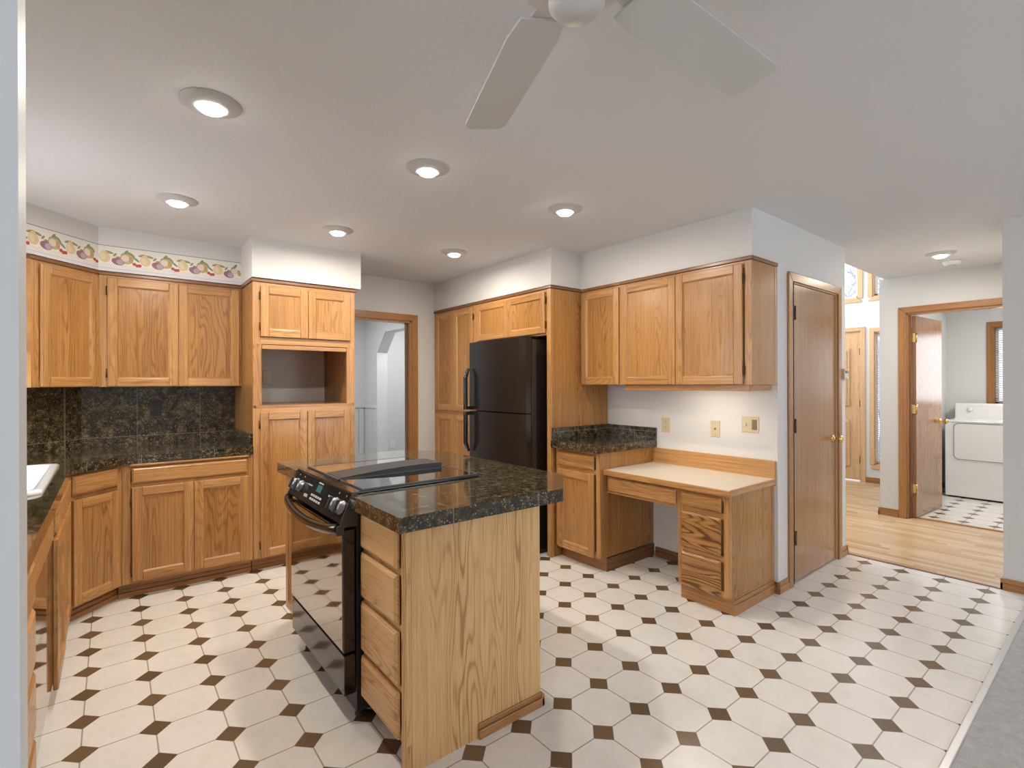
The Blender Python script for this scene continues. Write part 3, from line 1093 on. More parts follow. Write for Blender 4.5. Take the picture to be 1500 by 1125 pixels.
paper = plain('cream_border_paper', (0.74, 0.71, 0.65), 0.6)
M['paper'] = paper
pr = {k: plain('border_print_' + k, c, 0.6) for k, c in dict(
    mauve=(0.26, 0.20, 0.24), pale=(0.62, 0.62, 0.68), blue=(0.28, 0.32, 0.42), tan=(0.58, 0.48, 0.36), greyblue=(0.42, 0.43, 0.48),
    rose=(0.58, 0.42, 0.40), leaf=(0.19, 0.25, 0.14), olive=(0.28, 0.27, 0.11), pear=(0.66, 0.50, 0.28), pear_light=(0.71, 0.59, 0.39),
    peach=(0.50, 0.36, 0.20), peach_light=(0.70, 0.57, 0.46), ochre=(0.45, 0.31, 0.13), plum=(0.30, 0.13, 0.17), plum_grey=(0.40, 0.34, 0.38),
    cherry=(0.43, 0.06, 0.045)).items()}
t = thing('wallpaper_border', 'fruit patterned wallpaper border running above the left wall cabinets', 'wallpaper', (-0.07, 4.38, 0))
b = MB()
border_band(b, 0.0, 0.8595)
b.build('straight_strip', t, loc=(0, -0.0005, 0))
b = MB()
border_band(b, -0.643, 0.0)
d = b.build('diagonal_strip', t, loc=(0.0003, -0.0004, 0))
d.rotation_euler = (0, 0, R(45))

# --- tall oven cabinet with open niche
t = thing('oven_cabinet', 'tall oak cabinet with an empty open niche beside the doorway', 'cabinet', (0.80, 4.02, 0))
Wd, Dp = 0.757, 0.70
b = MB()
zt, zn0, zn1 = 2.122, 1.216, 1.668
b.box(0, 0.019, 0.02, Dp, 0.1, zt, 'oak_panel', 'z')
b.box(Wd - 0.019, Wd, 0.02, Dp, 0.1, zt, 'oak_panel', 'z')
b.box(0.019, Wd - 0.019, 0.02, Dp, 0.1, zn0 - 0.02, 'oak_panel', 'z')
b.box(0.019, Wd - 0.019, 0.02, Dp, zn1 + 0.02, zt, 'oak_panel', 'z')
face_frame(b, 0, Wd, 0.1, zn0 - 0.02, stiles=(0.375,), sw=0.05)
face_frame(b, 0, Wd, zn1, zt, stiles=(0.385,), sw=0.05)
b.box(0, 0.058, 0, 0.02, zn0, zn1, 'oak', 'z')
b.box(0.69, Wd, 0, 0.02, zn0, zn1, 'oak', 'z')
b.build('body', t, bevel=0.0015)
b = MB()
b.box(0.019, Wd - 0.019, 0.0, Dp, zn0 - 0.02, zn0, 'oak_panel', 'x')
b.build('niche_shelf', t, bevel=0.001)
b = MB()
b.box(0.06, 0.688, 0.004, 0.022, zn1 - 0.036, zn1 - 0.003, 'oak', 'x')
b.build('niche_valance', t, bevel=0.002)
make_door(t, 0.050, 0.383, 1.722, 2.093, 'l')
make_door(t, 0.386, 0.716, 1.722, 2.093)
make_door(t, 0.046, 0.3755, 0.105, 1.166, 'l')
make_door(t, 0.3785, 0.714, 0.105, 1.166)
kick_board(t, 0, Wd, 0.075)
crown(t, [(0, 0.36), (0, 0), (Wd, 0.0), (Wd, 0.2)], zt)

# --- base cabinet, two doors, on the back run
BZ1 = 0.866
t = thing('base_cabinet', 'oak base cabinet with one long drawer front over two doors', 'cabinet', (0.045, 4.02, 0))
b = MB()
b.box(0.0, 0.752, 0.02, 0.66, 0.1, BZ1, 'oak_panel', 'z')
face_frame(b, 0.0, 0.752, 0.1, BZ1, stiles=(0.387,), rails=(0.728,), sw=0.045)
b.build('body', t, bevel=0.0015)
make_drawer(t, 0.051, 0.714, 0.74, 0.838)
make_door(t, 0.051, 0.3855, 0.115, 0.715, 'l')
make_door(t, 0.3885, 0.722, 0.115, 0.715)
b = MB()
b.box(0.042, 0.722, -0.022, 0.004, 0.851, 0.865, 'oak', 'x')
b.build('cutting_board', t, bevel=0.003)
kick_board(t, -0.018, 0.752, 0.07)

# --- diagonal base cabinet
t = thing('corner_base_cabinet', 'narrow diagonal oak base cabinet with one drawer and one door', 'cabinet', (-0.194, 3.783, 0), 45)
L = 0.338
b = MB()
b.prism([(0, 0.02), (L, 0.02), (L - 0.03, 0.60), (0.03, 0.60)], 0.1, BZ1, 'oak_panel', g='z')
face_frame(b, 0.0, L, 0.1, BZ1, rails=(0.728,), sw=0.035)
b.build('body', t, bevel=0.0015)
make_drawer(t, 0.014, 0.300, 0.735, 0.850)
make_door(t, 0.014, 0.305, 0.108, 0.712, fw=0.05)
kick_board(t, -0.03, L + 0.038, 0.072)

# --- sink run along the left wall (faces +X; local x = +Y)
FXL = -0.200
t = thing('sink_cabinet', 'oak sink base cabinet seen almost edge-on at far left', 'cabinet', (FXL, 2.868, 0), 90)
b = MB()
b.box(0, 0.90, 0.02, 0.62, 0.1, 0.74, 'oak_panel', 'z')
b.box(0, 0.90, 0.02, 0.05, 0.74, BZ1, 'oak_panel', 'z')
face_frame(b, 0, 0.905, 0.1, BZ1, stiles=(0.45,), rails=(0.728,), sw=0.04)
b.build('body', t, bevel=0.0015)
make_drawer(t, 0.004, 0.87, 0.74, 0.845)
make_door(t, 0.004, 0.438, 0.075, 0.715)
make_door(t, 0.442, 0.87, 0.105, 0.715)
kick_board(t, 0, 0.93, 0.075)

t = thing('dishwasher', 'glossy black dishwasher under the left counter, reflecting the floor', 'dishwasher', (FXL, 2.095, 0), 90)
b = MB()
b.box(0.012, 0.755, 0.03, 0.60, 0.05, 0.86, 'black_matte')
b.build('body', t)
b = MB()
b.box(0.008, 0.762, 0.0, 0.03, 0.11, 0.715, 'mirror_glass')
b.box(0.003, 0.008, -0.002, 0.03, 0.11, 0.86, 'black_matte')
b.build('door', t, bevel=0.002)
b = MB()
b.box(0.008, 0.762, -0.006, 0.03, 0.722, 0.86, 'oak', 'x')
b.build('control_cover', t, bevel=0.004)
b = MB()
b.box(0.01, 0.76, 0.05, 0.065, 0.005, 0.10, 'black_matte')
b.build('toe_kick', t)

t = thing('drawer_base', 'oak drawer base nearest the camera on the left counter run', 'cabinet', (FXL, 0.93, 0), 90)
b = MB()
b.box(0, 1.155, 0.02, 0.62, 0.1, BZ1, 'oak_panel', 'z')
face_frame(b, 0, 1.155, 0.1, BZ1, stiles=(0.6,), sw=0.04)
b.build('body', t, bevel=0.0015)
for z0, z1 in ((0.72, 0.845), (0.53, 0.70), (0.33, 0.51), (0.115, 0.31)):
    make_drawer(t, 0.61, 1.15, z0, z1)
    make_drawer(t, 0.02, 0.59, z0, z1)
kick_board(t, 0, 1.155, 0.075)

# --- L shaped granite counter and backsplash
t = thing('kitchen_counter', 'dark granite L-shaped countertop along the left and back walls', 'countertop', (0, 0, 0))
CT, CB = 0.922, 0.868
SX0, SX1, SY0, SY1 = -0.775, -0.245, 2.815, 3.735
b = MB()
b.prism([(-0.838, 0.925), (-0.177, 0.925), (-0.177, SY0), (-0.838, SY0)], CB, CT, 'granite')
b.prism([(-0.838, SY0), (SX0, SY0), (SX0, SY1), (-0.838, SY1)], CB, CT, 'granite')
b.prism([(SX1, SY0), (-0.177, SY0), (-0.177, SY1), (SX1, SY1)], CB, CT, 'granite')
b.prism([(-0.838, SY1), (-0.177, SY1), (-0.168, 3.762), (0.066, 3.997), (0.797, 3.997), (0.797, 4.728), (-0.18, 4.728), (-0.838, 4.07)], CB, CT, 'granite')
b.build('slab', t)
b = MB()
b.box(0.775, 0.797, 4.03, 4.70, CT, 1.012, 'granite')
b.build('end_splash', t, bevel=0.002)
b = MB()
b.box(-0.185, 0.797, 4.710, 4.729, CT + 0.0005, UZ0 - 0.001, 'granite_wall')
tag(b.build('granite_backsplash'), 'speckled dark granite backsplash on the back wall with black outlet', 'backsplash')
b = MB()
b.hexa([(-0.815, 4.075, CT + 0.0005), (-0.801, 4.061, CT + 0.0005), (-0.172, 4.708, CT + 0.0005), (-0.187, 4.72, CT + 0.0005),
        (-0.815, 4.075, UZ0 - .002), (-0.801, 4.061, UZ0 - .002), (-0.172, 4.708, UZ0 - .002), (-0.187, 4.72, UZ0 - .002)], 'granite_wall')
tag(b.build('granite_backsplash'), 'dark granite backsplash across the diagonal corner behind the sink', 'backsplash')

# --- sink
t = thing('kitchen_sink', 'white drop-in sink set in the left granite counter', 'sink', (0, 0, 0))
b = MB()


def rrect(x0, x1, y0, y1, r, n=6):
    p = []
    for cx, cy, a0 in ((x1 - r, y1 - r, 0), (x0 + r, y1 - r, 90), (x0 + r, y0 + r, 180), (x1 - r, y0 + r, 270)):
        for i in range(n + 1):
            a = R(a0 + 90 * i / n)
            p.append((cx + r * math.cos(a), cy + r * math.sin(a)))
    return p


def ring_stack(b, rings, m, cap=True):
    n = len(rings[0][0])
    base = len(b.v)
    mi = b.mat(m)
    for pts, z in rings:
        b.v += [(x, y, z) for x, y in pts]
    for k in range(len(rings) - 1):
        for i in range(n):
            j = (i + 1) % n
            b.f.append([base + k * n + i, base + k * n + j, base + (k + 1) * n + j, base + (k + 1) * n + i])
            b.uv.append([(0, 0)] * 4)
            b.mi.append(mi)
            b.sm.append(True)
    if cap:
        b.f.append([base + (len(rings) - 1) * n + i for i in range(n)])
        b.uv.append([(0, 0)] * n)
        b.mi.append(mi)
        b.sm.append(False)


x0, x1, y0, y1 = SX0 - .02, SX1 + .02, SY0 - .02, SY1 + .02
rings = [(rrect(x0 + .024, x1 - .024, y0 + .024, y1 - .024, .04), 0.90), (rrect(x0, x1, y0, y1, .05), 0.9225), (rrect(x0 + .003, x1 - .003, y0 + .003, y1 - .003, .05), 0.934),
         (rrect(x0 + .012, x1 - .012, y0 + .012, y1 - .012, .05), 0.939), (rrect(x0 + .035, x1 - .035, y0 + .045, y1 - .035, .07), 0.937)]
ring_stack(b, rings + [(rrect(x0 + .05, x1 - .05, y0 + .06, y1 - .05, .09), 0.92), (rrect(x0 + .07, x1 - .07, y0 + .08, y1 - .07, .09), 0.80), (rrect(x0 + .11, x1 - .11, y0 + .12, y1 - .11, .07), 0.76)], 'sink_white')
b.build('basin', t)
b = MB()
b.lathe([(0.04, 0.0), (0.042, 0.003), (0.02, 0.004), (0.0, 0.001)], (-0.51, 3.27, 0.7605), 'chrome')
b.build('drain', t)


def outlet(name, label, loc, rz, m='almond', slot='almond_dark', kind='duplex', w=0.072, h=0.116, group=None):
    t = thing(name, label, 'outlet' if kind == 'duplex' else ('switch' if kind == 'switch' else 'wall plate'), loc, rz, group)
    b = MB()
    b.box(-w / 2, w / 2, -0.006, 0, -h / 2, h / 2, m)
    b.build('cover_plate', t, bevel=0.003)
    if kind == 'duplex':
        for z in (-0.02, 0.02):
            b = MB()
            b.prism(rrect(-0.017, 0.017, z - 0.0145, z + 0.0145, 0.012, 5), -0.009, -0.005, m, axis='y')
            b.box(-0.0075, -0.005, -0.0096, -0.0088, z - 0.002, z + 0.008, slot)
            b.box(0.005, 0.0075, -0.0096, -0.0088, z - 0.002, z + 0.008, slot)
            b.lathe([(0.0026, 0), (0.0026, 0.0006)], (0, -0.0089, z - 0.0075), slot, (0, -1, 0), seg=8)
            b.build('socket', t)
    elif kind == 'jack':
        b = MB()
        b.box(-0.007, 0.007, -0.0085, -0.005, -0.007, 0.007, slot)
        b.build('jack', t)
        for z in (-0.042, 0.042):
            b = MB()
            b.lathe([(0.004, 0), (0.003, 0.0015), (0, 0.002)], (0, -0.006, z), m, (0, -1, 0), seg=10)
            b.build('screw', t)
    elif kind == 'switch':
        b = MB()
        b.box(-w / 4 - 0.006, -w / 4 + 0.006, -0.016, -0.005, -0.012, 0.010, m)
        b.build('toggle', t, bevel=0.002)
        b = MB()
        b.box(w / 4 - 0.017, w / 4 + 0.017, -0.009, -0.005, -0.034, 0.034, slot)
        b.build('rocker', t, bevel=0.002)
    return t


outlet('wall_outlet', 'black duplex outlet on the granite backsplash', (0.26, 4.710, 1.194), 0, 'black_matte', 'black_gloss')
outlet('wall_outlet', 'beige duplex outlet on the back wall inside the oven cabinet niche', (1.052, 4.73, 1.434), 0)
outlet('wall_outlet', 'almond duplex outlet on the wall right of the small granite counter', (3.377, 2.312, 1.046), -90)
outlet('wall_plate', 'almond phone jack plate on the wall above the desk centre', (3.377, 1.902, 1.042), -90, kind='jack')
outlet('light_switch', 'wide almond double switch plate on the wall above desk right end', (3.377, 1.650, 1.088), -90, kind='switch', w=0.117, h=0.108)
outlet('wall_outlet', 'white duplex outlet low on the far white wall seen through the back doorway', (3.44, 7.33, 0.43), 0, 'white_plastic', 'almond_dark')

# --- pantry cabinet and over-fridge cabinet (face -X; local x = -Y)
PF = 2.705
t = thing('pantry_cabinet', 'tall oak four-door pantry cabinet left of the black refrigerator', 'cabinet', (PF, 4.722, 0), -90)
b = MB()
Wp = 0.777
b.box(0.0, Wp, 0.02, 0.668, 0.1, 2.122, 'oak_panel', 'z')
face_frame(b, 0, Wp, 0.1, 2.122, stiles=(0.406,), rails=(1.08,), sw=0.045)
b.build('body', t, bevel=0.0015)
make_door(t, 0.045, 0.4045, 1.10, 2.10)
make_door(t, 0.4075, 0.742, 1.10, 2.10, 'r')
make_door(t, 0.045, 0.4045, 0.108, 1.06)
make_door(t, 0.4075, 0.742, 0.108, 1.06, 'r')
kick_board(t, 0, Wp, 0.075)
crown(t, [(0, 0), (Wp, 0)], 2.122)

t = thing('over_fridge_cabinet', 'oak two-door cabinet above the refrigerator with a full-height end panel', 'cabinet', (PF, 3.944, 0), -90)
b = MB()
Wf = 1.0
b.box(0.0, Wf, 0.02, 0.668, 1.755, 2.122, 'oak_panel', 'z')
face_frame(b, 0, Wf, 1.755, 2.122, stiles=(0.505,), sw=0.04)
b.build('body', t, bevel=0.0015)
make_door(t, 0.036, 0.5035, 1.772, 2.10, fw=0.05)
make_door(t, 0.5065, 0.988, 1.772, 2.10, 'r', fw=0.05)
b = MB()
b.box(Wf, Wf + 0.047, 0.0, 0.668, 0.0, 2.122, 'oak_panel', 'z')
b.box(Wf - 0.001, Wf + 0.048, -0.004, 0.02, 0.0, 2.122, 'oak', 'z')
b.build('end_panel', t, bevel=0.0015)
crown(t, [(0, 0), (Wf + 0.048, 0), (Wf + 0.048, 0.34)], 2.122)

# --- refrigerator
t = thing('refrigerator', 'black top-freezer refrigerator between pantry and end panel', 'refrigerator', (2.52, 3.795, 0), -90)
Wr = 0.79
b = MB()
b.box(0.004, Wr - 0.004, 0.078, 0.74, 0.03, 1.725, 'black_gloss')
b.box(0.02, Wr - 0.02, 0.06, 0.70, 0.0, 0.03, 'black_matte')
b.build('case', t, bevel=0.004)
for nm, z0, z1 in (('freezer_door', 1.137, 1.74), ('fridge_door', 0.11, 1.127)):
    b = MB()
    # slightly bowed door front
    n = 10
    pr_ = []
    for i in range(n + 1):
        x = Wr * i / n
        pr_.append((x, 0.012 - 0.012 * math.sin(PI * i / n) ** 0.7))
    b.prism([(0, 0.07)] [:0] + pr_ + [(Wr, 0.068), (0, 0.068)], z0, z1, 'fridge')
    d = b.build(nm, t, bevel=0.006)
    b = MB()
    b.box(0.01, Wr - 0.01, 0.068, 0.079, z0 + 0.01, z1 - 0.01, 'black_matte')
    b.build('gasket', d)
    hz0, hz1 = (z0 + 0.004, z0 + 0.37) if nm == 'freezer_door' else (z1 - 0.36, z1 - 0.004)
    b = MB()
    zz = [hz0 + (hz1 - hz0) * i / 14 for i in range(15)]
    tap = (lambda i: 1 if i < 11 else 0.25 + 0.75 * (14 - i) / 3) if nm == 'freezer_door' else (lambda i: 1 if i > 3 else 0.25 + 0.75 * i / 3)
    for xo in (0.0,):
        pts_f = [(0.026, -0.045 * tap(i) - 0.004, zz[i]) for i in range(15)]
        b.tube(pts_f, [0.021 * (0.5 + 0.5 * tap(i)) for i in range(15)], 'black_gloss', seg=12, flat=0.75, up=(1, 0, 0))
        sgn = 0 if nm == 'freezer_door' else 14
        b.box(0.008, 0.044, -0.04, 0.012, zz[sgn] - 0.0, zz[sgn] + 0.03 if sgn == 0 else zz[sgn] - 0.03, 'black_gloss') if sgn == 0 else b.box(0.008, 0.044, -0.04, 0.012, zz[14] - 0.03, zz[14], 'black_gloss')
    b.build('handle', d, bevel=0.003)
b = MB()
b.box(0.02, Wr - 0.02, 0.03, 0.06, 0.015, 0.10, 'black_matte')
for i in range(5):
    b.box(0.05, Wr - 0.05, 0.026, 0.031, 0.028 + i * 0.013, 0.034 + i * 0.013, 'dark_grey')
b.build('toe_grille', t)
b = MB()
b.box(Wr - 0.09, Wr - 0.01, 0.02, 0.15, 1.741, 1.752, 'black_matte')
b.build('hinge_cover', t, bevel=0.003)

# --- small base cabinet between refrigerator panel and desk
SF = 2.745
t = thing('small_base_cabinet', 'narrow oak base cabinet with one drawer and one door left of the desk', 'cabinet', (SF, 2.885, 0), -90)
b = MB()
Ws = 0.455
b.box(0, Ws, 0.02, 0.63, 0.1, BZ1, 'oak_panel', 'z')
face_frame(b, 0, Ws, 0.1, BZ1, rails=(0.72,), sw=0.04)
b.build('body', t, bevel=0.0015)
make_drawer(t, 0.030, 0.402, 0.735, 0.846)
make_door(t, 0.030, 0.405, 0.098, 0.708)
kick_board(t, 0.0, Ws, 0.062, moulded=False)
b = MB()
b.box(Ws, Ws + 0.008, 0.06, 0.63, 0.0, 0.095, 'oak_dark', 'y')
b.build('side_trim', t, bevel=0.002)
t = thing('small_counter', 'small granite counter with raised splash beside the refrigerator end panel', 'countertop', (0, 0, 0))
b = MB()
b.box(2.69, 3.376, 2.395, 2.893, CB, CT, 'granite')
b.build('slab', t, bevel=0.002)
b = MB()
b.box(3.356, 3.376, 2.395, 2.873, CT, 1.019, 'granite')
b.box(2.70, 3.376, 2.873, 2.893, CT, 1.022, 'granite')
b.build('splash', t, bevel=0.002)

# --- wall cabinets above the desk
DF = 3.043
t = thing('wall_cabinet', 'narrow single-door oak wall cabinet above the small granite counter', 'cabinet', (DF, 2.893, 0), -90)
b = MB()
b.box(0, 0.414, 0.02, 0.332, UZ0, UZ1, 'oak_panel', 'z')
face_frame(b, 0, 0.414, UZ0, UZ1, sw=0.03)
b.build('body', t, bevel=0.0015)
make_door(t, 0.012, 0.402, UZ0 + 0.003, 2.105)
crown(t, [(0, 0), (0.414, 0)], UZ1)
t = thing('wall_cabinet', 'wide two-door oak wall cabinet above the desk', 'cabinet', (DF, 2.478, 0), -90)
Wu = 1.002
b = MB()
b.box(0, Wu, 0.02, 0.332, UZ0, UZ1, 'oak_panel', 'z')
face_frame(b, 0, Wu, UZ0, UZ1, stiles=(0.482,), sw=0.045)
b.box(Wu - 0.001, Wu + 0.0015, 0.305, 0.332, UZ0, UZ1, 'oak', 'z')
b.build('body', t, bevel=0.0015)
make_door(t, 0.013, 0.4795, UZ0 + 0.003, 2.105)
make_door(t, 0.4835, 0.950, UZ0 + 0.003, 2.105, 'r')
crown(t, [(0, 0), (Wu, 0), (Wu, 0.332)], UZ1)
b = MB()
b.box(0.035, Wu - 0.02, 0.004, 0.022, UZ0 - 0.038, UZ0, 'oak_casing', 'x')
b.box(Wu - 0.038, Wu - 0.02, 0.022, 0.30, UZ0 - 0.038, UZ0, 'oak_casing', 'y')
b.build('light_valance', t, bevel=0.002)
t = thing('under_cabinet_light', 'slim strip lamp glowing under the desk wall cabinet', 'lamp', (DF + 0.06, 1.86, UZ0), 0)
b = MB()
b.box(-0.02, 0.02, -0.20, 0.20, -0.022, 0.0, 'white_plastic')
b.build('housing', t, bevel=0.002)
b = MB()
b.box(-0.016, 0.016, -0.18, 0.18, -0.028, -0.0221, 'strip_lens')
b.build('lens', t)

# --- built-in desk
DK = 2.82
t = thing('desk', 'built-in oak desk with cream top, knee space and three drawers', 'desk', (DK, 2.428, 0), -90)
Wk = 0.928
b = MB()
b.box(0.598, Wk, 0.02, 0.555, 0.1, 0.708, 'oak_panel', 'z')
b.box(Wk - 0.018, Wk, 0.0455, 0.555, 0.0, 0.1, 'oak_panel', 'z')
face_frame(b, 0.583, Wk, 0.1, 0.708, rails=(0.58, 0.325), sw=0.038)
b.box(0.583, 0.60, 0.02, 0.555, 0.1, 0.708, 'oak_panel', 'z')
b.build('pedestal', t, bevel=0.0015)
b = MB()
b.box(0.0, 0.583, 0.0, 0.02, 0.575, 0.708, 'oak', 'x')
b.box(0.0, 0.583, 0.02, 0.40, 0.60, 0.61, 'oak_panel', 'x')
b.build('apron', t, bevel=0.0015)
b = MB()
b.box(0.0, Wk + 0.012, -0.038, 0.536, 0.7425, 0.7465, 'laminate')
b.build('writing_surface', t)
b = MB()
b.box(-0.0, Wk + 0.022, -0.05, -0.038, 0.71, 0.7465, 'oak', 'x')
b.box(Wk + 0.012, Wk + 0.022, -0.038, 0.536, 0.71, 0.7465, 'oak', 'y')
b.box(0.0, Wk + 0.012, -0.038, 0.536, 0.71, 0.7424, 'oak', 'x')
b.build('top_edging', t, bevel=0.003)
b = MB()
b.box(0.0, Wk + 0.018, 0.536, 0.556, 0.7, 0.861, 'oak', 'x')
b.build('backboard', t, bevel=0.002)
make_drawer(t, -0.0 + 0.012, 0.575, 0.592, 0.695)
make_drawer(t, 0.612, 0.878, 0.600, 0.690)
make_drawer(t, 0.612, 0.876, 0.342, 0.566, m='oak_bold')
make_drawer(t, 0.612, 0.874, 0.100, 0.312, m='oak_bold')
kick_board(t, 0.583, Wk, 0.03, moulded=False)
b = MB()
b.box(Wk, Wk + 0.012, 0.0305, 0.55, 0.0, 0.06, 'oak_casing', 'y')
b.box(Wk, Wk + 0.007, 0.0305, 0.55, 0.06, 0.085, 'oak_casing', 'y')
b.box(Wk, Wk + 0.003, 0.53, 0.555, 0.085, 0.708, 'oak', 'z')
b.build('side_trim', t, bevel=0.002)

# ------------------------------------------------------------------ island, its counter and the range
t = thing('kitchen_island', 'pale oak kitchen island base with drawers and a plain end panel', 'cabinet', (0.80, 3.09, 0), -90)
b = MB()
b.box(0.0, 0.342, 0.02, 0.60, 0.1, BZ1, 'oak_panel', 'z')
b.box(1.110, 1.472, 0.02, 0.60, 0.1, BZ1, 'oak_panel', 'z')
b.box(0.0, 1.472, 0.60, 0.62, 0.0, BZ1, 'oak_pale', 'z')
face_frame(b, 0.0, 0.342, 0.1, BZ1, rails=(0.70,), sw=0.03)
face_frame(b, 1.110, 1.49, 0.1, BZ1, rails=(0.70, 0.498, 0.283), sw=0.028, m='oak_pale')
b.box(1.452, 1.489, -0.001, 0.02, 0.0, BZ1, 'oak_pale', 'z')
b.build('body', t, bevel=0.0015)
b = MB()
b.box(1.472, 1.491, 0.02, 0.622, 0.0, BZ1, 'oak_pale', 'z')
b.build('end_panel', t, bevel=0.001)
b = MB()
b.box(1.491, 1.505, 0.30, 0.636, 0.0, 0.036, 'oak_casing', 'y')
b.box(1.491, 1.498, 0.30, 0.630, 0.036, 0.058, 'oak_casing', 'y')
b.box(1.0, 1.505, 0.62, 0.636, 0.0, 0.05, 'oak_casing', 'x')
b.build('base_trim', t, bevel=0.003)
make_door(t, 0.006, 0.318, 0.088, 0.690, fw=0.05)
make_drawer(t, 0.006, 0.318, 0.712, 0.846)
for z0, z1 in ((0.708, 0.846), (0.508, 0.690), (0.292, 0.490), (0.105, 0.272)):
    make_drawer(t, 1.116, 1.444, z0, z1, m='oak_pale', g='x', s=0.013)
b = MB()
b.box(0.0, 0.342, 0.06, 0.075, 0.0, 0.1, 'oak_dark', 'x')
b.box(1.11, 1.452, 0.06, 0.075, 0.0, 0.1, 'oak_dark', 'x')
b.build('toe_kick', t)

t = thing('island_counter', 'dark granite island countertop with clipped corners around the range', 'countertop', (0, 0, 0))
b = MB()
b.prism([(0.747, 1.542), (1.50, 1.535), (1.735, 1.775), (1.735, 1.983), (0.747, 1.983)], CB, CT, 'granite')
b.prism([(1.388, 1.983), (1.735, 1.983), (1.735, 2.747), (1.388, 2.747)], CB, CT, 'granite')
b.prism([(0.747, 2.747), (1.735, 2.747), (1.735, 2.90), (1.51, 3.135), (0.742, 3.105)], CB, CT, 'granite')
b.build('slab', t)

t = thing('range', 'black slide-in electric range set in the island', 'range', (0.80, 2.744, 0), -90)
RW = 0.757
b = MB()
b.box(0.003, RW - 0.003, -0.025, 0.56, 0.035, 0.918, 'black_matte')
for x in (0.04, RW - 0.04):
    for y in (0.0, 0.5):
        b.lathe([(0.02, 0.0), (0.02, 0.01), (0.009, 0.014), (0.009, 0.036)], (x, y, 0.0), 'dark_grey', seg=12)
b.build('body', t, bevel=0.002)
b = MB()
b.box(0.0, RW, -0.044, 0.58, 0.9225, 0.932, 'black_gloss')
d = b.build('cooktop', t, bevel=0.003)
for x0, x1 in ((0.02, 0.27), (0.49, 0.742)):
    b = MB()
    b.box(x0, x1, 0.01, 0.57, 0.932, 0.9365, 'black_glass')
    b.build('glass_module', d, bevel=0.002)
    b = MB()
    e = 0.006
    b.box(x0 - e, x1 + e, 0.01 - e, 0.01, 0.931, 0.9375, 'dark_grey')
    b.box(x0 - e, x1 + e, 0.57, 0.57 + e, 0.931, 0.9375, 'dark_grey')
    b.box(x0 - e, x0, 0.01, 0.57, 0.931, 0.9375, 'dark_grey')
    b.box(x1, x1 + e, 0.01, 0.57, 0.931, 0.9375, 'dark_grey')
    b.build('module_trim', d)
b = MB()
vx0, vx1 = 0.282, 0.468
n = 14
bot, top = [], []
for i in range(n + 1):
    y = 0.012 + (0.545 - 0.012) * i / n
    h = 0.003 + 0.021 * math.sin(PI * 0.64 * i / n)
    top.append((y, 0.938 + h))
prof = [(0.012, 0.938)] + top[0:] + [(0.545, 0.938)]
b.prism([(y, z) for y, z in prof][::-1], vx0 + 0.005, vx1 - 0.005, 'black_matte', axis='x')
b.build('vent_cover', d, bevel=0.003)
b = MB()
b.box(vx0 - 0.004, vx1 + 0.004, 0.0, 0.56, 0.931, 0.939, 'dark_grey')
b.build('vent_frame', d)
# slanted control panel
b = MB()
py = [(-0.092, 0.815), (-0.040, 0.930), (-0.022, 0.930), (-0.022, 0.800), (-0.080, 0.800)]
b.prism(py, 0.0, RW, 'black_gloss', axis='x')
pan = b.build('control_panel', t, bevel=0.003)
b = MB()
for x in (-0.0015, RW - 0.003):
    b = MB()
    b.prism([(-0.094, 0.812), (-0.041, 0.932), (-0.02, 0.932), (-0.02, 0.795), (-0.083, 0.795)], x, x + 0.0045, 'dark_grey', axis='x')
    b.build('end_cap', pan)
du = Vector((0, 0.052, 0.115)).normalized()
dn = Vector((0, -0.115, 0.052)).normalized()
base = Vector((0, -0.092, 0.815))


def onp(x, s, h=0.0):
    return Vector((x, 0, 0)) + base + du * s + dn * h


def pbox(b, x0, x1, s0, s1, h, m):
    p = [onp(x0, s0, -0.0005), onp(x1, s0, -0.0005), onp(x1, s1, -0.0005), onp(x0, s1, -0.0005), onp(x0, s0, h), onp(x1, s0, h), onp(x1, s1, h), onp(x0, s1, h)]
    b.hexa(p, m)


for x in (0.070, 0.150, 0.632, 0.713):
    b = MB()
    b.lathe([(0.030, 0.0), (0.030, 0.004), (0.026, 0.006), (0.025, 0.020), (0.022, 0.024), (0.0, 0.024)], onp(x, 0.055), 'knob', dn, seg=24)
    p = [onp(x - 0.006, 0.030, 0.02), onp(x + 0.006, 0.030, 0.02), onp(x + 0.006, 0.080, 0.02), onp(x - 0.006, 0.080, 0.02),
         onp(x - 0.004, 0.030, 0.034), onp(x + 0.004, 0.030, 0.034), onp(x + 0.004, 0.080, 0.034), onp(x - 0.004, 0.080, 0.034)]
    b.hexa(p, 'dark_grey')
    b.build('knob', pan)
b = MB()
pbox(b, 0.365, 0.425, 0.066, 0.098, 0.001, 'display')
b.build('display', pan)
b = MB()
pbox(b, 0.365, 0.425, 0.104, 0.110, 0.001, 'mark')
for i in range(5):
    for j in range(2):
        pbox(b, 0.325 + i * 0.030, 0.347 + i * 0.030, 0.022 + j * 0.018, 0.032 + j * 0.018, 0.001, 'mark')
for i in range(3):
    pbox(b, 0.235 + i * 0.018, 0.247 + i * 0.018, 0.022, 0.036, 0.001, 'mark')
    pbox(b, 0.235 + i * 0.022, 0.251 + i * 0.022, 0.078, 0.084, 0.001, 'mark')
    pbox(b, 0.530 + i * 0.020, 0.543 + i * 0.020, 0.070, 0.078, 0.001, 'mark')
for x in (0.07, 0.15, 0.632, 0.713):
    pbox(b, x - 0.003, x + 0.003, 0.100, 0.108, 0.001, 'mark')
b.build('button_printing', pan)
b = MB()
b.box(0.006, RW - 0.006, -0.078, -0.030, 0.288, 0.782, 'black_gloss')
od = b.build('oven_door', t, bevel=0.003)
b = MB()
b.box(0.012, RW - 0.016, -0.0805, -0.078, 0.296, 0.772, 'mirror_glass')
b.build('window', od, bevel=0.001)
b = MB()
hp = []
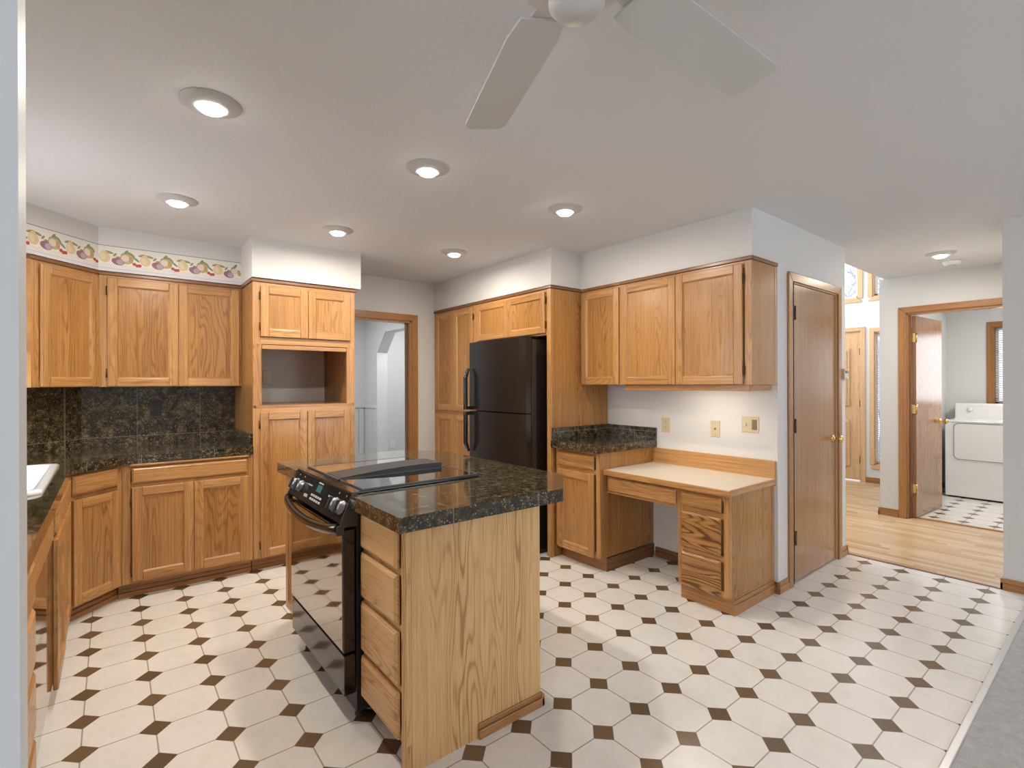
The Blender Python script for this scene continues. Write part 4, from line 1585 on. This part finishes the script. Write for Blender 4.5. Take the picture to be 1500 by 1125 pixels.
for i in range(17):
    f = i / 16
    x = 0.012 + (RW - 0.024) * f
    bow = math.sin(PI * f)
    hp.append((x, -0.098 - 0.030 * bow ** 0.6, 0.792 - 0.030 * bow ** 0.8))
b.tube(hp, 0.0165, 'black_gloss', seg=12, flat=1.25)
for x in (0.014, RW - 0.014):
    b.box(x - 0.012, x + 0.012, -0.105, -0.075, 0.765, 0.803, 'dark_grey')
b.build('handle', od, bevel=0.002)
b = MB()
b.box(0.008, RW - 0.008, -0.075, -0.028, 0.115, 0.276, 'black_gloss')
b.build('storage_drawer', t, bevel=0.003)


# ------------------------------------------------------------------ ceiling fixtures
def recessed(label, x, y):
    t = thing('recessed_light', label, 'ceiling light', (x, y, CEIL), 0, 'recessed ceiling lights')
    b = MB()
    b.lathe([(0.060, -0.002), (0.104, 0.0), (0.1035, 0.003), (0.099, 0.006), (0.080, 0.013), (0.060, 0.0205), (0.049, 0.0225), (0.0455, 0.021), (0.044, 0.014)], (0, 0, 0), 'ring_white', (0, 0, -1), seg=40)
    b.build('trim_ring', t)
    b = MB()
    b.lathe([(0.0445, 0.014), (0.0435, 0.025), (0.037, 0.033), (0.021, 0.037), (0.0, 0.038)], (0, 0, 0), 'lens', (0, 0, -1), seg=32)
    b.build('lens', t)
    d = bpy.data.lights.new('lamp_beam', 'AREA')
    d.shape = 'DISK'
    d.size = 0.1
    d.energy = LAMP_W
    d.color = (1.0, 0.90, 0.77)
    lo = bpy.data.objects.new('lamp_beam', d)
    COL.objects.link(lo)
    lo.parent = t
    lo.location = (0, 0, -0.046)
    return t


recessed('recessed ceiling light nearest the camera, left of the fan blade', 0.298, 2.204)
recessed('recessed ceiling light in the middle of the front row, below the fan blade', 1.226, 2.204)
recessed('recessed ceiling light right end of front row, above the refrigerator end panel', 2.178, 2.204)
recessed('recessed ceiling light above the fruit border, left end of back row', 0.298, 3.476)
recessed('recessed ceiling light in the middle of the back row, above oven cabinet', 1.226, 3.476)
recessed('recessed ceiling light nearest the back doorway, right end of the back row', 2.175, 3.476)
recessed('recessed ceiling light in the passage outside the laundry room', 5.39, 1.04)
t = thing('smoke_detector', 'round white smoke detector on the passage ceiling', 'smoke detector', (5.82, 1.045, CEIL))
b = MB()
b.lathe([(0.065, 0.0), (0.065, 0.012), (0.058, 0.026), (0.040, 0.034), (0.0, 0.035)], (0, 0, 0), 'white_plastic', (0, 0, -1), seg=32)
b.build('housing', t)
b = MB()
b.lathe([(0.034, 0.0), (0.034, 0.003), (0.0, 0.0031)], (0, 0, -0.034), 'ring_white', (0, 0, -1), seg=24)
b.build('grille', t)

t = thing('ceiling_fan', 'white five-blade ceiling fan close overhead, two blades in view', 'ceiling fan', (0.715, 0.69, CEIL))
b = MB()
b.lathe([(0.065, 0.0), (0.062, 0.03), (0.03, 0.06), (0.013, 0.065), (0.013, 0.16)], (0, 0, 0), 'fan_white', (0, 0, -1), seg=24)
b.build('downrod', t)
b = MB()
b.lathe([(0.013, 0.15), (0.07, 0.155), (0.125, 0.18), (0.135, 0.22), (0.125, 0.262), (0.08, 0.275), (0.055, 0.278), (0.055, 0.33), (0.04, 0.345), (0.0, 0.347)], (0, 0, 0), 'fan_white', (0, 0, -1), seg=40)
b.build('motor', t)
for k in range(5):
    a = R(70.1 - 72 * k)
    b = MB()
    ti = R(-9)
    n = 6
    out = [(0.17, -0.055), (0.24, -0.066), (0.655, -0.068), (0.678, -0.058), (0.684, -0.04), (0.684, 0.04), (0.678, 0.058), (0.655, 0.068), (0.24, 0.066), (0.17, 0.055)]

    def bp_(x, y, z):
        yy, zz = y * math.cos(ti) - z * math.sin(ti), y * math.sin(ti) + z * math.cos(ti)
        return (x * math.cos(a) - yy * math.sin(a), x * math.sin(a) + yy * math.cos(a), zz - 0.24)
    lo = [bp_(x, y, -0.003) for x, y in out]
    hi = [bp_(x, y, 0.003) for x, y in out]
    b.poly(lo[::-1], 'fan_white')
    b.poly(hi, 'fan_white')
    for i in range(len(out)):
        j = (i + 1) % len(out)
        b.poly([lo[i], lo[j], hi[j], hi[i]], 'fan_white')
    bl = b.build('blade', t, bevel=0.001)
    b = MB()
    pts = [bp_(0.10, -0.018, 0.004), bp_(0.25, -0.04, 0.004), bp_(0.25, 0.04, 0.004), bp_(0.10, 0.018, 0.004),
           bp_(0.10, -0.018, 0.010), bp_(0.25, -0.04, 0.010), bp_(0.25, 0.04, 0.010), bp_(0.10, 0.018, 0.010)]
    b.hexa(pts, 'fan_white')
    b.build('blade_bracket', bl)

# ------------------------------------------------------------------ laundry room
t = thing('clothes_dryer', 'white clothes dryer seen through the laundry room doorway', 'dryer', (7.84, 1.478, 0), -90)
b = MB()
Wd_ = 0.685
b.box(0, Wd_, 0.0, 0.68, 0.02, 0.895, 'white_enamel')
b.box(0.02, Wd_ - 0.02, 0.02, 0.66, 0.0, 0.02, 'black_matte')
b.build('body', t, bevel=0.012, seg=3)
b = MB()
b.box(-0.004, Wd_ + 0.004, -0.006, 0.684, 0.8952, 0.915, 'white_enamel')
b.build('top_panel', t, bevel=0.008, seg=3)
b = MB()
b.prism(rrect(0.085, Wd_ + 0.0 - 0.03, 0.462, 0.88, 0.05), -0.012, 0.002, 'white_enamel', axis='y')
b.build('door', t, bevel=0.004)
b = MB()
b.prism(rrect(0.079, Wd_ - 0.024, 0.456, 0.886, 0.054), -0.002, 0.001, 'dark_grey', axis='y')
b.build('door_seam', t)
b = MB()
b.prism([(0.53, 0.915), (0.56, 1.08), (0.60, 1.105), (0.68, 1.105), (0.68, 0.915)], 0.0, Wd_, 'white_enamel', axis='x')
cs = b.build('console', t, bevel=0.01, seg=3)
b = MB()
b.lathe([(0.028, 0.0), (0.026, 0.02), (0.0, 0.022)], (0.14, 0.548, 1.03), 'white_plastic', (0, -1, 0.2), seg=20)
b.build('dial', cs)
b = MB()
b.lathe([(0.028, 0.0), (0.026, 0.02), (0.0, 0.022)], (0.50, 0.548, 1.03), 'white_plastic', (0, -1, 0.2), seg=20)
b.build('dial', cs)

# ------------------------------------------------------------------ thermostat by the passage corner
t = thing('thermostat', 'small beige thermostat on the wall end right of the flat oak door', 'thermostat', (4.515, 1.473, 1.435), 0)
b = MB()
b.box(-0.045, 0.045, -0.030, 0.0, -0.042, 0.042, 'almond')
b.build('case', t, bevel=0.006)
b = MB()
b.box(-0.030, 0.030, -0.034, -0.029, 0.008, 0.026, 'dark_grey')
b.build('dial_window', t)
b = MB()
b.box(-0.02, 0.0, -0.038, -0.03, -0.03, -0.018, 'white_plastic')
b.build('lever', t)
